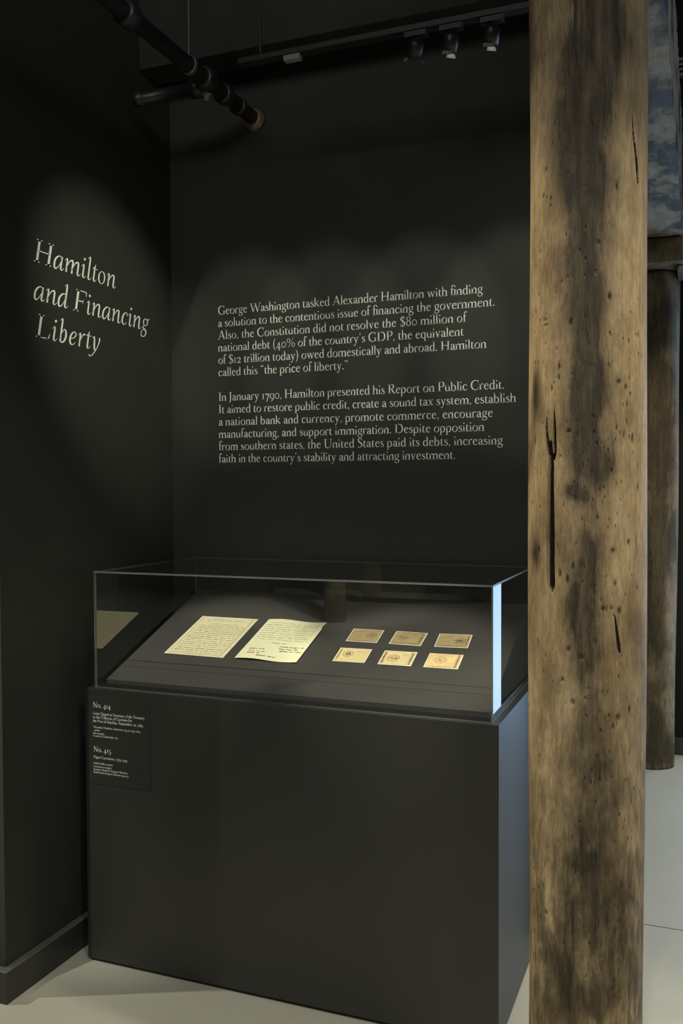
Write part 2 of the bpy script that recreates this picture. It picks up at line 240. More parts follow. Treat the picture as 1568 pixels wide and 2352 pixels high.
def math_(t, op, a, b=0.0, clamp=False):
    n = node(t, 'ShaderNodeMath', operation=op, use_clamp=clamp)
    for s, v in zip(n.inputs, (a, b)):
        if isinstance(v, (int, float)): s.default_value = v
        else: t.links.new(v, s)
    return n.outputs[0]
def bump(t, b, height, strength, dist=.002):
    n = node(t, 'ShaderNodeBump'); n.inputs['Strength'].default_value = strength; n.inputs['Distance'].default_value = dist
    t.links.new(height, n.inputs['Height']); t.links.new(n.outputs['Normal'], b.inputs['Normal'])
def plain(name, col, rough=.5, var=.0, scale=30, spec=.5, metal=0.0, bmp=0.0):
    m, t, b, o = nt(name); b.inputs['Roughness'].default_value = rough; b.inputs['Specular IOR Level'].default_value = spec; b.inputs['Metallic'].default_value = metal
    v = coords(t); n = noise(t, v, scale)
    lo = tuple(max(0, c*(1-var)) for c in col); hi = tuple(c*(1+var) for c in col)
    t.links.new(ramp(t, n, [(.3, lo), (.7, hi)]), b.inputs['Base Color'])
    if bmp: bump(t, b, n, bmp)
    return m
M = {}
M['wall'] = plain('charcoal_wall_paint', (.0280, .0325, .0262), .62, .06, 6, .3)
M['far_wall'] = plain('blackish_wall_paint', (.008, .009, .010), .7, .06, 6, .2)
M['trim'] = plain('charcoal_trim_paint', (.030, .033, .028), .42, .06, 9, .45)
M['ledge'] = plain('highlit_trim_ledge', (.085, .088, .074), .6, .15, 25, .4)  # lighter trim colour, a painted highlight for the baseboard's top faces
M['plinth'] = plain('black_plinth_lacquer', (.011, .0118, .0098), .48, .05, 14, .85)
M['toe'] = plain('matt_black_base', (.008, .008, .008), .8)
M['ceiling'] = plain('dark_ceiling_paint', (.012, .012, .011), .8, .2, 3)
M['joist'] = plain('dark_painted_timber', (.016, .016, .014), .75, .3, 8)
M['letter'] = plain('pale_vinyl_lettering', (.83, .88, .78), .6, .02)
M['small_letter'] = plain('pale_print', (.76, .80, .70), .6, .02)
M['panel'] = plain('black_label_board', (.016, .017, .015), .55, .05, 14, .4)
M['iron'] = plain('black_painted_iron_pipe', (.020, .020, .019), .42, .4, 40, .6, 0, .4)
M['steel'] = plain('dull_galvanised_steel', (.16, .165, .17), .45, .25, 60, .5, .7)
M['rod'] = plain('dull_threaded_steel', (.09, .095, .09), .5, .2, 200, .5, .4)
M['copper'] = plain('worn_brassy_iron', (.20, .15, .10), .45, .4, 120, .5, .3)
M['black_metal'] = plain('black_track_enamel', (.016, .016, .016), .4, .1, 30, .5)
M['grey_plastic'] = plain('grey_feed_cap', (.24, .24, .22), .5, .1, 30)
M['fabric'] = plain('charcoal_display_fabric', (.060, .058, .055), .95, .14, 900, .1, 0, .3)
M['dark_line'] = plain('dark_line_matt', (.026, .026, .026), .95)
M['rim'] = plain('black_case_rim', (.014, .015, .015), .4, .05, 20, .5)
M['white_card'] = plain('white_card', (.90, .885, .77), .8, .03)
M['frame_dark'] = plain('dark_window_frame', (.03, .032, .035), .4, .1)
M['ink'] = plain('faded_brown_ink', (.21, .18, .10), .8, .2, 300)
M['ink_faint'] = plain('very_faded_ink', (.38, .335, .19), .8, .15, 300)
M['note_ink'] = plain('grey_brown_printing_ink', (.13, .09, .045), .8, .25, 400)
M['note_ink_soft'] = plain('soft_brown_printing_ink', (.24, .17, .08), .8, .25, 400)
def floor_mat():
    m, t, b, o = nt('polished_concrete'); v = coords(t); n = noise(t, v, 1.3, 6, .6); n2 = noise(t, v, 60, 4, .6)
    c = mix(t, .35, ramp(t, n, [(.3, (.40, .385, .325)), (.7, (.47, .455, .39))]), ramp(t, n2, [(.3, (.40, .39, .33)), (.7, (.46, .45, .385))]))
    t.links.new(c, b.inputs['Base Color']); b.inputs['Roughness'].default_value = .5; b.inputs['Specular IOR Level'].default_value = .35
    return m
M['floor'] = floor_mat()
def paper_mat(name, lo, hi, scale, edge=None):
    m, t, b, o = nt(name); v = coords(t); n = noise(t, v, scale, 8, .65); n2 = noise(t, v, scale*9, 3, .6)
    c = mix(t, .3, ramp(t, n, [(.3, lo), (.72, hi)]), ramp(t, n2, [(.3, lo), (.7, hi)]))
    t.links.new(c, b.inputs['Base Color']); b.inputs['Roughness'].default_value = .85; b.inputs['Specular IOR Level'].default_value = .15
    return m
M['paper_tan'] = paper_mat('aged_cream_paper', (.74, .67, .42), (.84, .78, .53), 9)
M['paper_pale'] = paper_mat('pale_greenish_paper', (.80, .775, .50), (.88, .86, .61), 8)
M['note_dim'] = paper_mat('shaded_tan_currency_paper', (.34, .265, .135), (.48, .385, .215), 60)  # tan paper for the back row, its shade darkened into the colour
M['note_gold'] = paper_mat('golden_currency_paper', (.74, .58, .29), (.88, .74, .43), 60)
M['note_orange'] = paper_mat('orange_currency_paper', (.76, .53, .25), (.88, .67, .36), 60)
def glass_mat(name, ior, tint, rough=.0):
    m, t, b, o = nt(name); t.nodes.remove(b)
    tr = node(t, 'ShaderNodeBsdfTransparent'); tr.inputs[0].default_value = tint+(1,)
    gl = node(t, 'ShaderNodeBsdfAnisotropic'); gl.inputs['Roughness'].default_value = rough; gl.inputs[0].default_value = (1, 1, 1, 1)
    fr = node(t, 'ShaderNodeFresnel'); fr.inputs['IOR'].default_value = ior
    ge = node(t, 'ShaderNodeNewGeometry'); inv = math_(t, 'SUBTRACT', 1.0, ge.outputs['Backfacing'])
    f = math_(t, 'MULTIPLY', fr.outputs[0], inv)
    mx = node(t, 'ShaderNodeMixShader'); t.links.new(f, mx.inputs[0]); t.links.new(tr.outputs[0], mx.inputs[1]); t.links.new(gl.outputs[0], mx.inputs[2])
    t.links.new(mx.outputs[0], o.inputs['Surface']); return m
M['glass'] = glass_mat('case_glass', 2.0, (.985, .99, .985))
M['window_glass'] = glass_mat('window_glass', 1.5, (.97, .98, .98))
def glass_edge():
    m, t, b, o = nt('ground_glass_edge'); t.nodes.remove(b)
    tr = node(t, 'ShaderNodeBsdfTransparent'); tr.inputs[0].default_value = (.80, .88, .82, 1)
    df = node(t, 'ShaderNodeBsdfDiffuse'); df.inputs[0].default_value = (.34, .37, .34, 1)
    gl = node(t, 'ShaderNodeBsdfAnisotropic'); gl.inputs['Roughness'].default_value = .25
    m1 = node(t, 'ShaderNodeMixShader'); m1.inputs[0].default_value = .28; t.links.new(tr.outputs[0], m1.inputs[1]); t.links.new(df.outputs[0], m1.inputs[2])
    m2 = node(t, 'ShaderNodeMixShader'); m2.inputs[0].default_value = .18; t.links.new(m1.outputs[0], m2.inputs[1]); t.links.new(gl.outputs[0], m2.inputs[2])
    t.links.new(m2.outputs[0], o.inputs['Surface']); return m
M['glass_edge'] = glass_edge()
def timber(name, light, tan, mid, dark, stain_amt=1.0, attr=True, spec=.35):
    m, t, b, o = nt(name)
    g = noise(t, coords(t, (70, 70, 2.6)), 1.0, 6, .65)            # fine vertical grain
    g2 = noise(t, coords(t, (13, 13, 1.5)), 1.0, 5, .6)            # broad streaks
    bl = noise(t, coords(t, (9, 9, 4.5)), 1.0, 6, .62)             # blotches
    base = mix(t, .45, ramp(t, g2, [(.30, tan), (.62, light)]), ramp(t, g, [(.3, mid), (.62, light)]))
    base = mix(t, ramp(t, bl, [(.40, (0, 0, 0)), (.66, (.85, .85, .85))]), base, mid)
    if attr:
        a = node(t, 'ShaderNodeAttribute', attribute_name='stain')
        wob = math_(t, 'MULTIPLY', math_(t, 'SUBTRACT', bl, .5), 2.2)
        wob2 = math_(t, 'MULTIPLY', math_(t, 'SUBTRACT', g, .5), 1.2)
        s = math_(t, 'ADD', a.outputs['Fac'], math_(t, 'MULTIPLY', math_(t, 'ADD', wob, wob2), math_(t, 'ADD', .22, a.outputs['Fac'])), True)
        s = math_(t, 'MULTIPLY', math_(t, 'MULTIPLY', s, 2.0, True), ramp(t, noise(t, coords(t, (48, 48, 7)), 1.0, 6, .7), [(.32, (.74, .74, .74)), (.58, (1, 1, 1))]), True)
        base = mix(t, math_(t, 'MULTIPLY', s, stain_amt, True), base, dark)
        c = node(t, 'ShaderNodeAttribute', attribute_name='mottle')  # the lower shaft is mottled in vertical flecks
        fl = noise(t, coords(t, (60, 60, 15)), 1.0, 5, .6)
        k = math_(t, 'MULTIPLY', ramp(t, fl, [(.44, (0, 0, 0)), (.58, (1, 1, 1))]), c.outputs['Fac'], True)
        base = mix(t, math_(t, 'MULTIPLY', k, .62), base, mid if False else dark)
    vo = node(t, 'ShaderNodeTexVoronoi'); vo.inputs['Scale'].default_value = 1.0; t.links.new(coords(t, (60, 60, 24)), vo.inputs['Vector'])
    pit = ramp(t, vo.outputs['Distance'], [(.08, (1, 1, 1)), (.17, (0, 0, 0))])
    pm = math_(t, 'MULTIPLY', pit, ramp(t, noise(t, coords(t, (6, 6, 3)), 1.0, 2), [(.50, (0, 0, 0)), (.62, (1, 1, 1))]), True)
    base = mix(t, math_(t, 'MULTIPLY', pm, .45), base, dark)
    fine = noise(t, coords(t, (150, 150, 28)), 1.0, 5, .7)
    base = mix(t, .8, base, ramp(t, fine, [(.34, (.62, .60, .57)), (.56, (1, 1, 1))]), 'MULTIPLY')
    t.links.new(base, b.inputs['Base Color']); b.inputs['Roughness'].default_value = .6; b.inputs['Specular IOR Level'].default_value = spec
    h = math_(t, 'SUBTRACT', math_(t, 'ADD', math_(t, 'MULTIPLY', g, .7), math_(t, 'ADD', math_(t, 'MULTIPLY', bl, .9), math_(t, 'MULTIPLY', fine, .55))), math_(t, 'MULTIPLY', pm, .9))
    bump(t, b, h, .85, .007)
    return m
M['pillar'] = timber('weathered_tan_timber', (.56, .435, .255), (.36, .26, .13), (.20, .135, .068), (.042, .034, .022))
M['pillar_far'] = timber('weathered_brown_timber', (.34, .27, .175), (.23, .18, .11), (.12, .096, .06), (.064, .053, .037), spec=.10)
M['crack'] = plain('dark_heartwood_crack', (.030, .018, .015), .9, .4, 60)
def beam_mat():
    m, t, b, o = nt('sooty_whitewashed_timber')
    g = noise(t, coords(t, (22, 2.0, 22)), 1.0, 6, .65); bl = noise(t, coords(t, (5, 3.2, 5)), 1.0, 5, .6)
    c = mix(t, ramp(t, bl, [(.44, (0, 0, 0)), (.54, (1, 1, 1))]), ramp(t, g, [(.3, (.040, .037, .033)), (.7, (.085, .078, .066))]), ramp(t, g, [(.3, (.25, .20, .125)), (.7, (.36, .295, .185))]))
    t.links.new(c, b.inputs['Base Color']); b.inputs['Roughness'].default_value = .7
    bump(t, b, math_(t, 'ADD', g, bl), .5, .006); return m
M['beam'] = beam_mat()
def glow_mat(name, col, strength):
    m, t, b, o = nt(name); b.inputs['Base Color'].default_value = col+(1,); b.inputs['Emission Color'].default_value = col+(1,); b.inputs['Emission Strength'].default_value = strength; return m
M['lamp'] = glow_mat('lit_lamp_reflector', (1, .97, .86), 9.0)
# ---------------------------------------------------------------- mesh helpers
def bm_obj(name, bm, mats, parent=None, smooth=False, loc=None):
    me = bpy.data.meshes.new(name); bm.to_mesh(me); bm.free()
    for m in (mats if isinstance(mats, (list, tuple)) else [mats]): me.materials.append(m)
    if smooth:
        for p in me.polygons: p.use_smooth = True
    o = bpy.data.objects.new(name, me); COL.objects.link(o)
    if parent is not None: o.parent = parent
    if loc: o.location = loc
    return o
def box(bm, a, b, mi=0, bev=0.0):
    x0, y0, z0 = a; x1, y1, z1 = b
    v = [bm.verts.new(p) for p in ((x0, y0, z0), (x1, y0, z0), (x1, y1, z0), (x0, y1, z0), (x0, y0, z1), (x1, y0, z1), (x1, y1, z1), (x0, y1, z1))]
    f = [bm.faces.new([v[i] for i in q]) for q in ((3, 2, 1, 0), (4, 5, 6, 7), (0, 1, 5, 4), (1, 2, 6, 5), (2, 3, 7, 6), (3, 0, 4, 7))]
    for q in f: q.material_index = mi
    if bev:
        es = list({e for q in f for e in q.edges}); bmesh.ops.bevel(bm, geom=es, offset=bev, segments=2, profile=.6, affect='EDGES')
    return f
def frame_at(p, d):
    d = Vector(d).normalized(); a = Vector((0, 0, 1)) if abs(d.z) < .9 else Vector((1, 0, 0))
    x = a.cross(d).normalized(); y = d.cross(x); return Vector(p), x, y, d
def lathe(bm, p, d, prof, n=28, mi=0, caps=True):        # profile [(radius, distance along d)]
    p, x, y, d = frame_at(p, d); rings = []
    for r, h in prof: rings.append([bm.verts.new(p+d*h+(x*math.cos(2*math.pi*k/n)+y*math.sin(2*math.pi*k/n))*max(r, 1e-4)) for k in range(n)])
    for A, B in zip(rings, rings[1:]):
        for k in range(n): f = bm.faces.new((A[k], A[(k+1) % n], B[(k+1) % n], B[k])); f.material_index = mi
    if caps:
        for rg, rev in ((rings[0], True), (rings[-1], False)):
            f = bm.faces.new(rg[::-1] if rev else rg); f.material_index = mi
def tube(bm, pts, r, n=12, mi=0):
    for a, b in zip(pts, pts[1:]): lathe(bm, a, Vector(b)-Vector(a), [(r, 0), (r, (Vector(b)-Vector(a)).length)], n, mi)
def polys(bm, plist, to3d, mi=0):
    for poly in plist:
        try: f = bm.faces.new([bm.verts.new(to3d(x, y)) for x, y in poly]); f.material_index = mi
        except ValueError: pass
def tag(o, label=None, cat=None, group=None, kind=None):
    if label: o['label'] = label
    if cat: o['category'] = cat
    if group: o['group'] = group
    if kind: o['kind'] = kind
    return o
def empty(name, loc, rot=(0, 0, 0)):
    o = bpy.data.objects.new(name, None); COL.objects.link(o); o.location = loc; o.rotation_euler = rot; o.empty_display_size = .1; return o
def structure(name, boxes, mat, bev=0.0, label=None):
    bm = bmesh.new()
    for a, b in boxes: box(bm, a, b, 0, bev)
    o = bm_obj(name, bm, mat); tag(o, label, None, None, 'structure'); return o
# ---------------------------------------------------------------- the room
XL, YB, CZ = -2.0202, 3.2426, 4.4
structure('floor', [((-9, -7, -.12), (6, 6.8, 0))], M['floor'])
bm = bmesh.new(); box(bm, (-.40, 3.4775, .0), (5.9, 3.4805, .0006)); tag(bm_obj('trim_1', bm, M['dark_line']), 'thin dark joint line across the concrete floor', None, None, 'structure')
structure('ceiling', [((-9, -7, CZ), (6, 6.8, CZ+.12))], M['ceiling'])
structure('wall_back', [((-2.40, YB, 0), (-.426, 3.40, CZ))], M['wall'])
structure('wall_left', [((-2.40, 2.242, 0), (XL, YB, CZ))], M['wall'])
bm = bmesh.new()
prof = [(0, 0), (.0255, 0), (.0255, .0995), (.0235, .1018), (0, .1018)]
def sweep(bm, prof, path, outs):
    rows = [[bm.verts.new((p[0]+o[0]*a, p[1]+o[1]*a, z)) for a, z in prof] for p, o in zip(path, outs)]
    for A, B in zip(rows, rows[1:]):
        for k in range(len(prof)): bm.faces.new((A[k], A[(k+1) % len(prof)], B[(k+1) % len(prof)], B[k]))
    bm.faces.new(rows[0][::-1]); bm.faces.new(rows[-1])
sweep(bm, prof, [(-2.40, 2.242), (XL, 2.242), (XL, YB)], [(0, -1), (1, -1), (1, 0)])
bmesh.ops.recalc_face_normals(bm, faces=bm.faces)
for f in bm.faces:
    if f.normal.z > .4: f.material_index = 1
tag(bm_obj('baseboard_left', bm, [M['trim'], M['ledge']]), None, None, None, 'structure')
WX0, WX1, WZ0, WZ1, FY = .02, 4.30, .05, 2.75, 5.80
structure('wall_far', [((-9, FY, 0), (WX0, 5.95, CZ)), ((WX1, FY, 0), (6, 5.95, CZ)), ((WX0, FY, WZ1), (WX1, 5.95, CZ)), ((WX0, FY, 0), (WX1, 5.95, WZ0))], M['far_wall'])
structure('baseboard_far', [((-2.0, FY-.022, 0), (WX0-.02, FY, .105))], M['trim'], .003)
structure('wall_right', [((6, -7, 0), (6.15, 6.8, CZ))], M['wall'])
structure('wall_rear', [((-9, -7.15, 0), (6, -7, CZ))], M['wall'])
structure('wall_outer', [((-9.15, -7, 0), (-9, 6.8, CZ))], M['wall'])
bm = bmesh.new()
for a, b in (((WX0, 5.83, WZ0), (WX0+.04, 5.90, WZ1)), ((WX1-.05, 5.83, WZ0), (WX1, 5.90, WZ1)), ((WX0+.05, 5.83, WZ1-.06), (WX1-.05, 5.90, WZ1)), ((WX0+.05, 5.83, WZ0), (WX1-.05, 5.90, WZ0+.06)), ((1.40, 5.83, WZ0+.06), (1.45, 5.90, WZ1-.06)), ((2.85, 5.83, WZ0+.06), (2.90, 5.90, WZ1-.06))): box(bm, a, b, 0, .004)
wnd = tag(bm_obj('window_1', bm, M['frame_dark']), 'tall daylit window in the far wall', None, None, 'structure')
bm = bmesh.new(); box(bm, (WX0+.05, 5.862, WZ0+.06), (1.40, 5.868, WZ1-.06)); box(bm, (1.45, 5.862, WZ0+.06), (2.85, 5.868, WZ1-.06)); box(bm, (2.90, 5.862, WZ0+.06), (WX1-.05, 5.868, WZ1-.06)); bm_obj('window_glass', bm, M['window_glass'], wnd)
# ---------------------------------------------------------------- overhead timbers
def rough_beam(name, a, b, mat, amp, seg):
    bm = bmesh.new(); x0, y0, z0 = a; x1, y1, z1 = b
    nx, ny, nz = seg; V = {}
    rnd = random.Random(5)
    off = lambda: rnd.uniform(-amp, amp)
    import itertools
    for i, j, k in itertools.product(range(nx+1), range(ny+1), range(nz+1)):
        if i in (0, nx) or j in (0, ny) or k in (0, nz):
            e = ((i in (0, nx))+(k in (0, nz))) > 1
            V[i, j, k] = bm.verts.new((x0+(x1-x0)*i/nx+off()*(1.6 if e else 1), y0+(y1-y0)*j/ny, z0+(z1-z0)*k/nz+off()*(1.6 if e else 1)))
    for i in range(nx):
        for j in range(ny):
            bm.faces.new((V[i, j, 0], V[i, j+1, 0], V[i+1, j+1, 0], V[i+1, j, 0])); bm.faces.new((V[i, j, nz], V[i+1, j, nz], V[i+1, j+1, nz], V[i, j+1, nz]))
    for k in range(nz):
        for j in range(ny):
            bm.faces.new((V[0, j, k], V[0, j, k+1], V[0, j+1, k+1], V[0, j+1, k])); bm.faces.new((V[nx, j, k], V[nx, j+1, k], V[nx, j+1, k+1], V[nx, j, k+1]))
    for i in range(nx):
        for k in range(nz):
            bm.faces.new((V[i, 0, k], V[i+1, 0, k], V[i+1, 0, k+1], V[i, 0, k+1])); bm.faces.new((V[i, ny, k], V[i, ny, k+1], V[i+1, ny, k+1], V[i+1, ny, k]))
    bmesh.ops.recalc_face_normals(bm, faces=bm.faces)
    return bm_obj(name, bm, mat)
tag(rough_beam('ceiling_beam', (-.405, .2, 2.952), (-.100, 5.78, 3.43), M['beam'], .0025, (8, 130, 10)), 'heavy sooty whitewashed timber beam resting on both wooden pillars at upper right', 'beam')
bol = tag(empty('timber_bolster', (-.255, 5.5, 2.815)), 'short dark timber bolster block between the far pillar and the beam', 'bolster')
bm = bmesh.new(); box(bm, (-.165, -.26, .0), (.158, .27, .132), 0, .008); bm_obj('block', bm, M['pillar_far'], bol)
bm = bmesh.new(); box(bm, (.128, -.17, -.048), (.160, .02, -.001), 0, .004); bm_obj('cleat', bm, M['steel'], bol)
bm = bmesh.new(); box(bm, (-2.018, 3.02, 3.21), (-.43, 3.16, 3.55), 0, .004)
tag(bm_obj('ceiling_joist', bm, M['joist']), 'dark joist running along the back wall just above the track rail', 'joist')
# ---------------------------------------------------------------- wooden pillars
def pillar(name, axis, z1, r_of, stains, pits, grooves, mats, nth, nz, face, mottle_top):
    cx, cy = axis; rnd = random.Random(3)
    ths = []
    half = int(nth*.8)
    th = face-92
    while th < face+91.9:
        ths.append(th)
        th += .10 if (face > 276 and 232.5 < th < 250) else (.22 if (face > 276 and (303 < th < 313 or 316 < th < 329)) else 184/half)
    for k in range(nth-half): ths.append(face+92+176*k/(nth-half))
    zs = [z1*(i/nz) for i in range(nz+1)]
    ph = [(rnd.uniform(0, 6.28), rnd.uniform(.6, 2.6), rnd.randint(1, 5), rnd.uniform(.0006, .0022)) for _ in range(9)]
    gl = []
    for g in grooves:                                     # densify groove polylines
        gl.append((g['depth'], spline([(a, z, w) for a, z, w in g['pts']], 10)))
    verts = []; stain = []; mott = []; crack = []
    for z in zs:
        r0 = r_of(z)
        near_p = [p for p in pits if abs(p[1]-z) < p[3]*2.2]; near_s = [s for s in stains if abs(s[1]-z) < s[3]*2.6]
        wid = []
        for depth, pl in gl:
            lo = min(p[1] for p in pl); hi = max(p[1] for p in pl)
            if lo <= z <= hi:
                
                for A, B in zip(pl, pl[1:]):
                    if min(A[1], B[1]) <= z <= max(A[1], B[1]):
                        t = (z-A[1])/((B[1]-A[1]) or 1); wid.append((A[0]+(B[0]-A[0])*t, (A[2]+(B[2]-A[2])*t)*1.25, depth)); break
        for th in ths:
            t = R(th); r = r0
            for a, f, m, am in ph: r += am*math.sin(a+f*z*2.2+m*t)
            s = 0.0; cr = 0.0
            for p in near_p:
                d = ((th-p[0]+180) % 360-180)*R(1)*r0
                q = (d/p[2])**2+((z-p[1])/p[3])**2
                if q < 4: r -= .0035*math.exp(-q*3); s = max(s, .55*math.exp(-q*3))
            for c, w, depth in wid:
                d = abs((th-c+180) % 360-180)*R(1)*r0
                k = max(0.0, 1-(d/(w*.5))**4) if d < w*.5 else 0.0
                r -= depth*k; cr = max(cr, k)
            for a in near_s:
                d = ((th-a[0]+180) % 360-180)
                q = (d/a[2])**2+((z-a[1])/a[3])**2
                if q < 7: s = 1-(1-s)*(1-a[4]*math.exp(-q*.9))
            verts.append((r*math.cos(t), r*math.sin(t), z)); stain.append(s); crack.append(cr)
            mott.append(max(0.0, min(1.0, (mottle_top-z)/.7)))
    n = len(ths); faces = []
    for i in range(nz):
        for k in range(n):
            a = i*n+k; b = i*n+(k+1) % n; faces.append((a, b, b+n, a+n))
    faces.append(tuple(range(n-1, -1, -1))); faces.append(tuple(nz*n+k for k in range(n)))
    me = bpy.data.meshes.new(name); me.from_pydata(verts, [], faces); me.update()
    for m in mats: me.materials.append(m)
    for nm, vals in (('stain', stain), ('mottle', mott)):
        at = me.attributes.new(nm, 'FLOAT', 'POINT'); at.data.foreach_set('value', vals)
    mi = [1 if (len(f) == 4 and max(crack[v] for v in f) > .45) else 0 for f in faces]
    me.polygons.foreach_set('material_index', mi); me.polygons.foreach_set('use_smooth', [len(f) == 4 for f in faces])
    o = bpy.data.objects.new(name, me); COL.objects.link(o); o.location = (cx, cy, 0); return o
STAINS = [(279.1, 2.524, 24.9, .137, .9), (256, 2.429, 16.5, .088, .35), (274.6, 2.393, 20.2, .108, .8), (260.5, 2.285, 9.1, .064, .75), (281.6, 2.251, 18.6, .088, .45), (268.9, 2.132, 12.8, .118, .6), (277.2, 1.999, 13.7, .127, .7), (278.3, 1.81, 16.3, .069, .9), (277.3, 1.663, 13.8, .059, .8), (264, 1.591, 6.6, .02, .8), (275, 1.581, 4, .01, .7), (276.1, 1.429, 16.3, .088, .5), (275.4, 1.324, 17.1, .054, .8), (276.4, 1.218, 16.4, .069, .4), (280.8, 1.02, 30.6, .108, .65), (282.7, .842, 21.4, .069, .6), (272.2, .771, 18.4, .029, .75), (258.4, .697, 18.8, .078, .4), (270.4, .583, 24.8, .088, .65), (251.4, .534, 17.4, .049, .7), (296, .638, 30.8, .088, .45), (299.8, .9, 19.9, .118, .35), (213.2, 1.821, 9, .059, .4), (216, 1.451, 9.8, .039, .5), (298.3, 1.667, 11.4, .049, .35), (320.7, .551, 24.1, .147, .3), (275.5, .439, 34.7, .059, .5), (276, 1.9, 12, .5, .35), (277, 2.7, 26, .15, .7)]
STAINS = [(a, z, da, dz, k*(.55 if z < 1.1 else 1)) for a, z, da, dz, k in STAINS]
PITS = [(260.9, 1.964, .0039, .0088), (250.5, 1.869, .0039, .0137), (250.1, 1.844, .0039, .0098), (242.3, 1.821, .0039, .0088), (260, 1.725, .0078, .0059), (264.2, 1.428, .0039, .0098), (251.1, 1.41, .0049, .0176), (259.2, 1.399, .0039, .0137), (320.9, 1.48, .0059, .0098), (303.2, 1.462, .0088, .0088), (305.6, 1.39, .0069, .0137), (292.5, 1.336, .0078, .0059), (310.6, 1.33, .0078, .0098), (300.7, 1.336, .0059, .0059), (260.2, 1.243, .0088, .0118), (272.7, 1.227, .0088, .0069), (253.3, 1.173, .0078, .0069), (264.6, 1.126, .0088, .0098), (308.7, 1.094, .0118, .0137), (323.9, 1.106, .0059, .0157), (284.4, 1.262, .0059, .0157), (330.6, 1.484, .0039, .0294), (302.6, 1.073, .0049, .0078), (236.5, .636, .0059, .0078), (297.6, 2.017, .0069, .0137), (307.9, 1.832, .0078, .0078), (314.9, 1.82, .0049, .0088), (313.6, 1.715, .0039, .0157), (323.2, 1.706, .0039, .0137), (331.7, 1.6, .0039, .0196), (286.6, 2.134, .0069, .0069), (302.4, 2.251, .0039, .0118), (233.3, 1.977, .0137, .0039), (235.1, 1.964, .0118, .0039), (209.1, 2.041, .0059, .0196), (220.4, 1.457, .0059, .0157), (212.3, 1.711, .0039, .0196), (328.9, 1.936, .0039, .0118)]
_r = random.Random(8)
for _ in range(110):                                      # worm holes and nicks thickest on the lower right flank
    PITS.append((_r.gauss(306, 22), _r.uniform(.5, 1.75), _r.uniform(.0012, .0026), _r.uniform(.002, .007)))
for _ in range(60): PITS.append((_r.uniform(205, 345), _r.uniform(.4, 2.6), _r.uniform(.001, .002), _r.uniform(.004, .010)))
GROOVES = [dict(depth=.016, pts=[(245.2, 1.775, .0015), (245.4, 1.7414, .006), (245.6, 1.7076, .0075), (246.3, 1.683, .006), (243.6, 1.662, .008)]),
           dict(depth=.016, pts=[(236.0, 1.757, .002), (234.9, 1.7331, .007), (236.2, 1.7085, .008), (239.2, 1.675, .009)]),
           dict(depth=.022, pts=[(240.6, 1.705, .006), (241, 1.6595, .013), (240.5, 1.6206, .0145), (240, 1.5719, .017), (239.6, 1.5036, .020), (239.2, 1.4253, .0205), (239.8, 1.3862, .019), (241.2, 1.370, .004)]),
           dict(depth=.012, pts=[(318.2, 2.407, .0012), (320.6, 2.3593, .004), (324.2, 2.3233, .007), (326.2, 2.2912, .0085), (327, 2.264, .003)]),
           dict(depth=.009, pts=[(305.2, 1.316, .002), (307.7, 1.2799, .006), (309.8, 1.2508, .008), (311.2, 1.236, .004)])]
p1 = pillar('wooden_pillar', (-.247, 2.186), 2.949, lambda z: .1312+.0010*math.sin(z*3), STAINS, PITS, GROOVES, [M['pillar'], M['crack']], 440, 740, 276.5, 1.30)
tag(p1, 'tall round tan wooden pillar with dark stains and a long forked crack beside the display case', 'pillar')
far_st = [(250+_r.uniform(-45, 60), _r.uniform(.05, 2.6), _r.uniform(10, 40), _r.uniform(.06, .3), _r.uniform(.3, .8)) for _ in range(22)]+[(270, .1, 90, .10, .7), (270, 1.25, 60, .25, .6)]
far_pt = [(_r.uniform(200, 350), _r.uniform(.2, 2.6), _r.uniform(.002, .006), _r.uniform(.005, .02)) for _ in range(40)]
p2 = pillar('wooden_pillar', (-.258, 5.55), 2.814, lambda z: .128+.0058*z, far_st, far_pt, [], [M['pillar_far'], M['crack']], 150, 200, 275, .9)
tag(p2, 'dark brown wooden pillar standing farther back, partly hidden behind the tan pillar', 'pillar')
p3 = pillar('wooden_pillar', (-4.1, -5.1), 4.39, lambda z: .135, [], [], [], [M['pillar'], M['crack']], 64, 80, 60, .5)
tag(p3, 'wooden pillar behind the viewer, seen only as a faint vertical reflection in the glass front', 'pillar')
# ---------------------------------------------------------------- lettering on the walls
def text_thing(name, label, cat, lines, G, to3d, mat, loc, shear=0.0):
    t = tag(empty(name, loc), label, cat)
    for text, u0, v, size, width, xs in lines:
        pl, w, k = set_text(text, G, size*xs, width, shear/xs)
        bm = bmesh.new(); polys(bm, [[(u0+x, v+y/xs) for x, y in q] for q in pl], lambda x, y: Vector(to3d(x, y))-Vector(loc))
        bm_obj('text_line', bm, mat, t)
    return t
TX = ["George Washington tasked Alexander Hamilton with finding", "a solution to the contentious issue of financing the government.", "Also, the Constitution did not resolve the $80 million of", "national debt (40% of the country’s GDP, the equivalent", "of $12 trillion today) owed domestically and abroad. Hamilton", "called this “the price of liberty.”", "In January 1790, Hamilton presented his Report on Public Credit.", "It aimed to restore public credit, create a sound tax system, establish", "a national bank and currency, promote commerce, encourage", "manufacturing, and support immigration. Despite opposition", "from southern states, the United States paid its debts, increasing", "faith in the country’s stability and attracting investment."]
TE = [-.7291, -.6846, -.789, -.7982, -.7157, -1.2447, -.6506, -.6092, -.6919, -.7231, -.6565, -.8286]
TZ = [2.2992-.0491*i for i in range(6)]+[1.9545-.0494*i for i in range(6)]
back = lambda x, y: (x, YB-.0006, y)
L = [(t, -1.805, z, .0521, e+1.805, 1.0) for t, e, z in zip(TX, TE, TZ)]
text_thing('wall_text', 'upper paragraph of pale serif lettering on the dark back wall, six lines', 'wall text', L[:6], ROMAN, back, M['letter'], (-1.805, YB-.0006, 2.03))
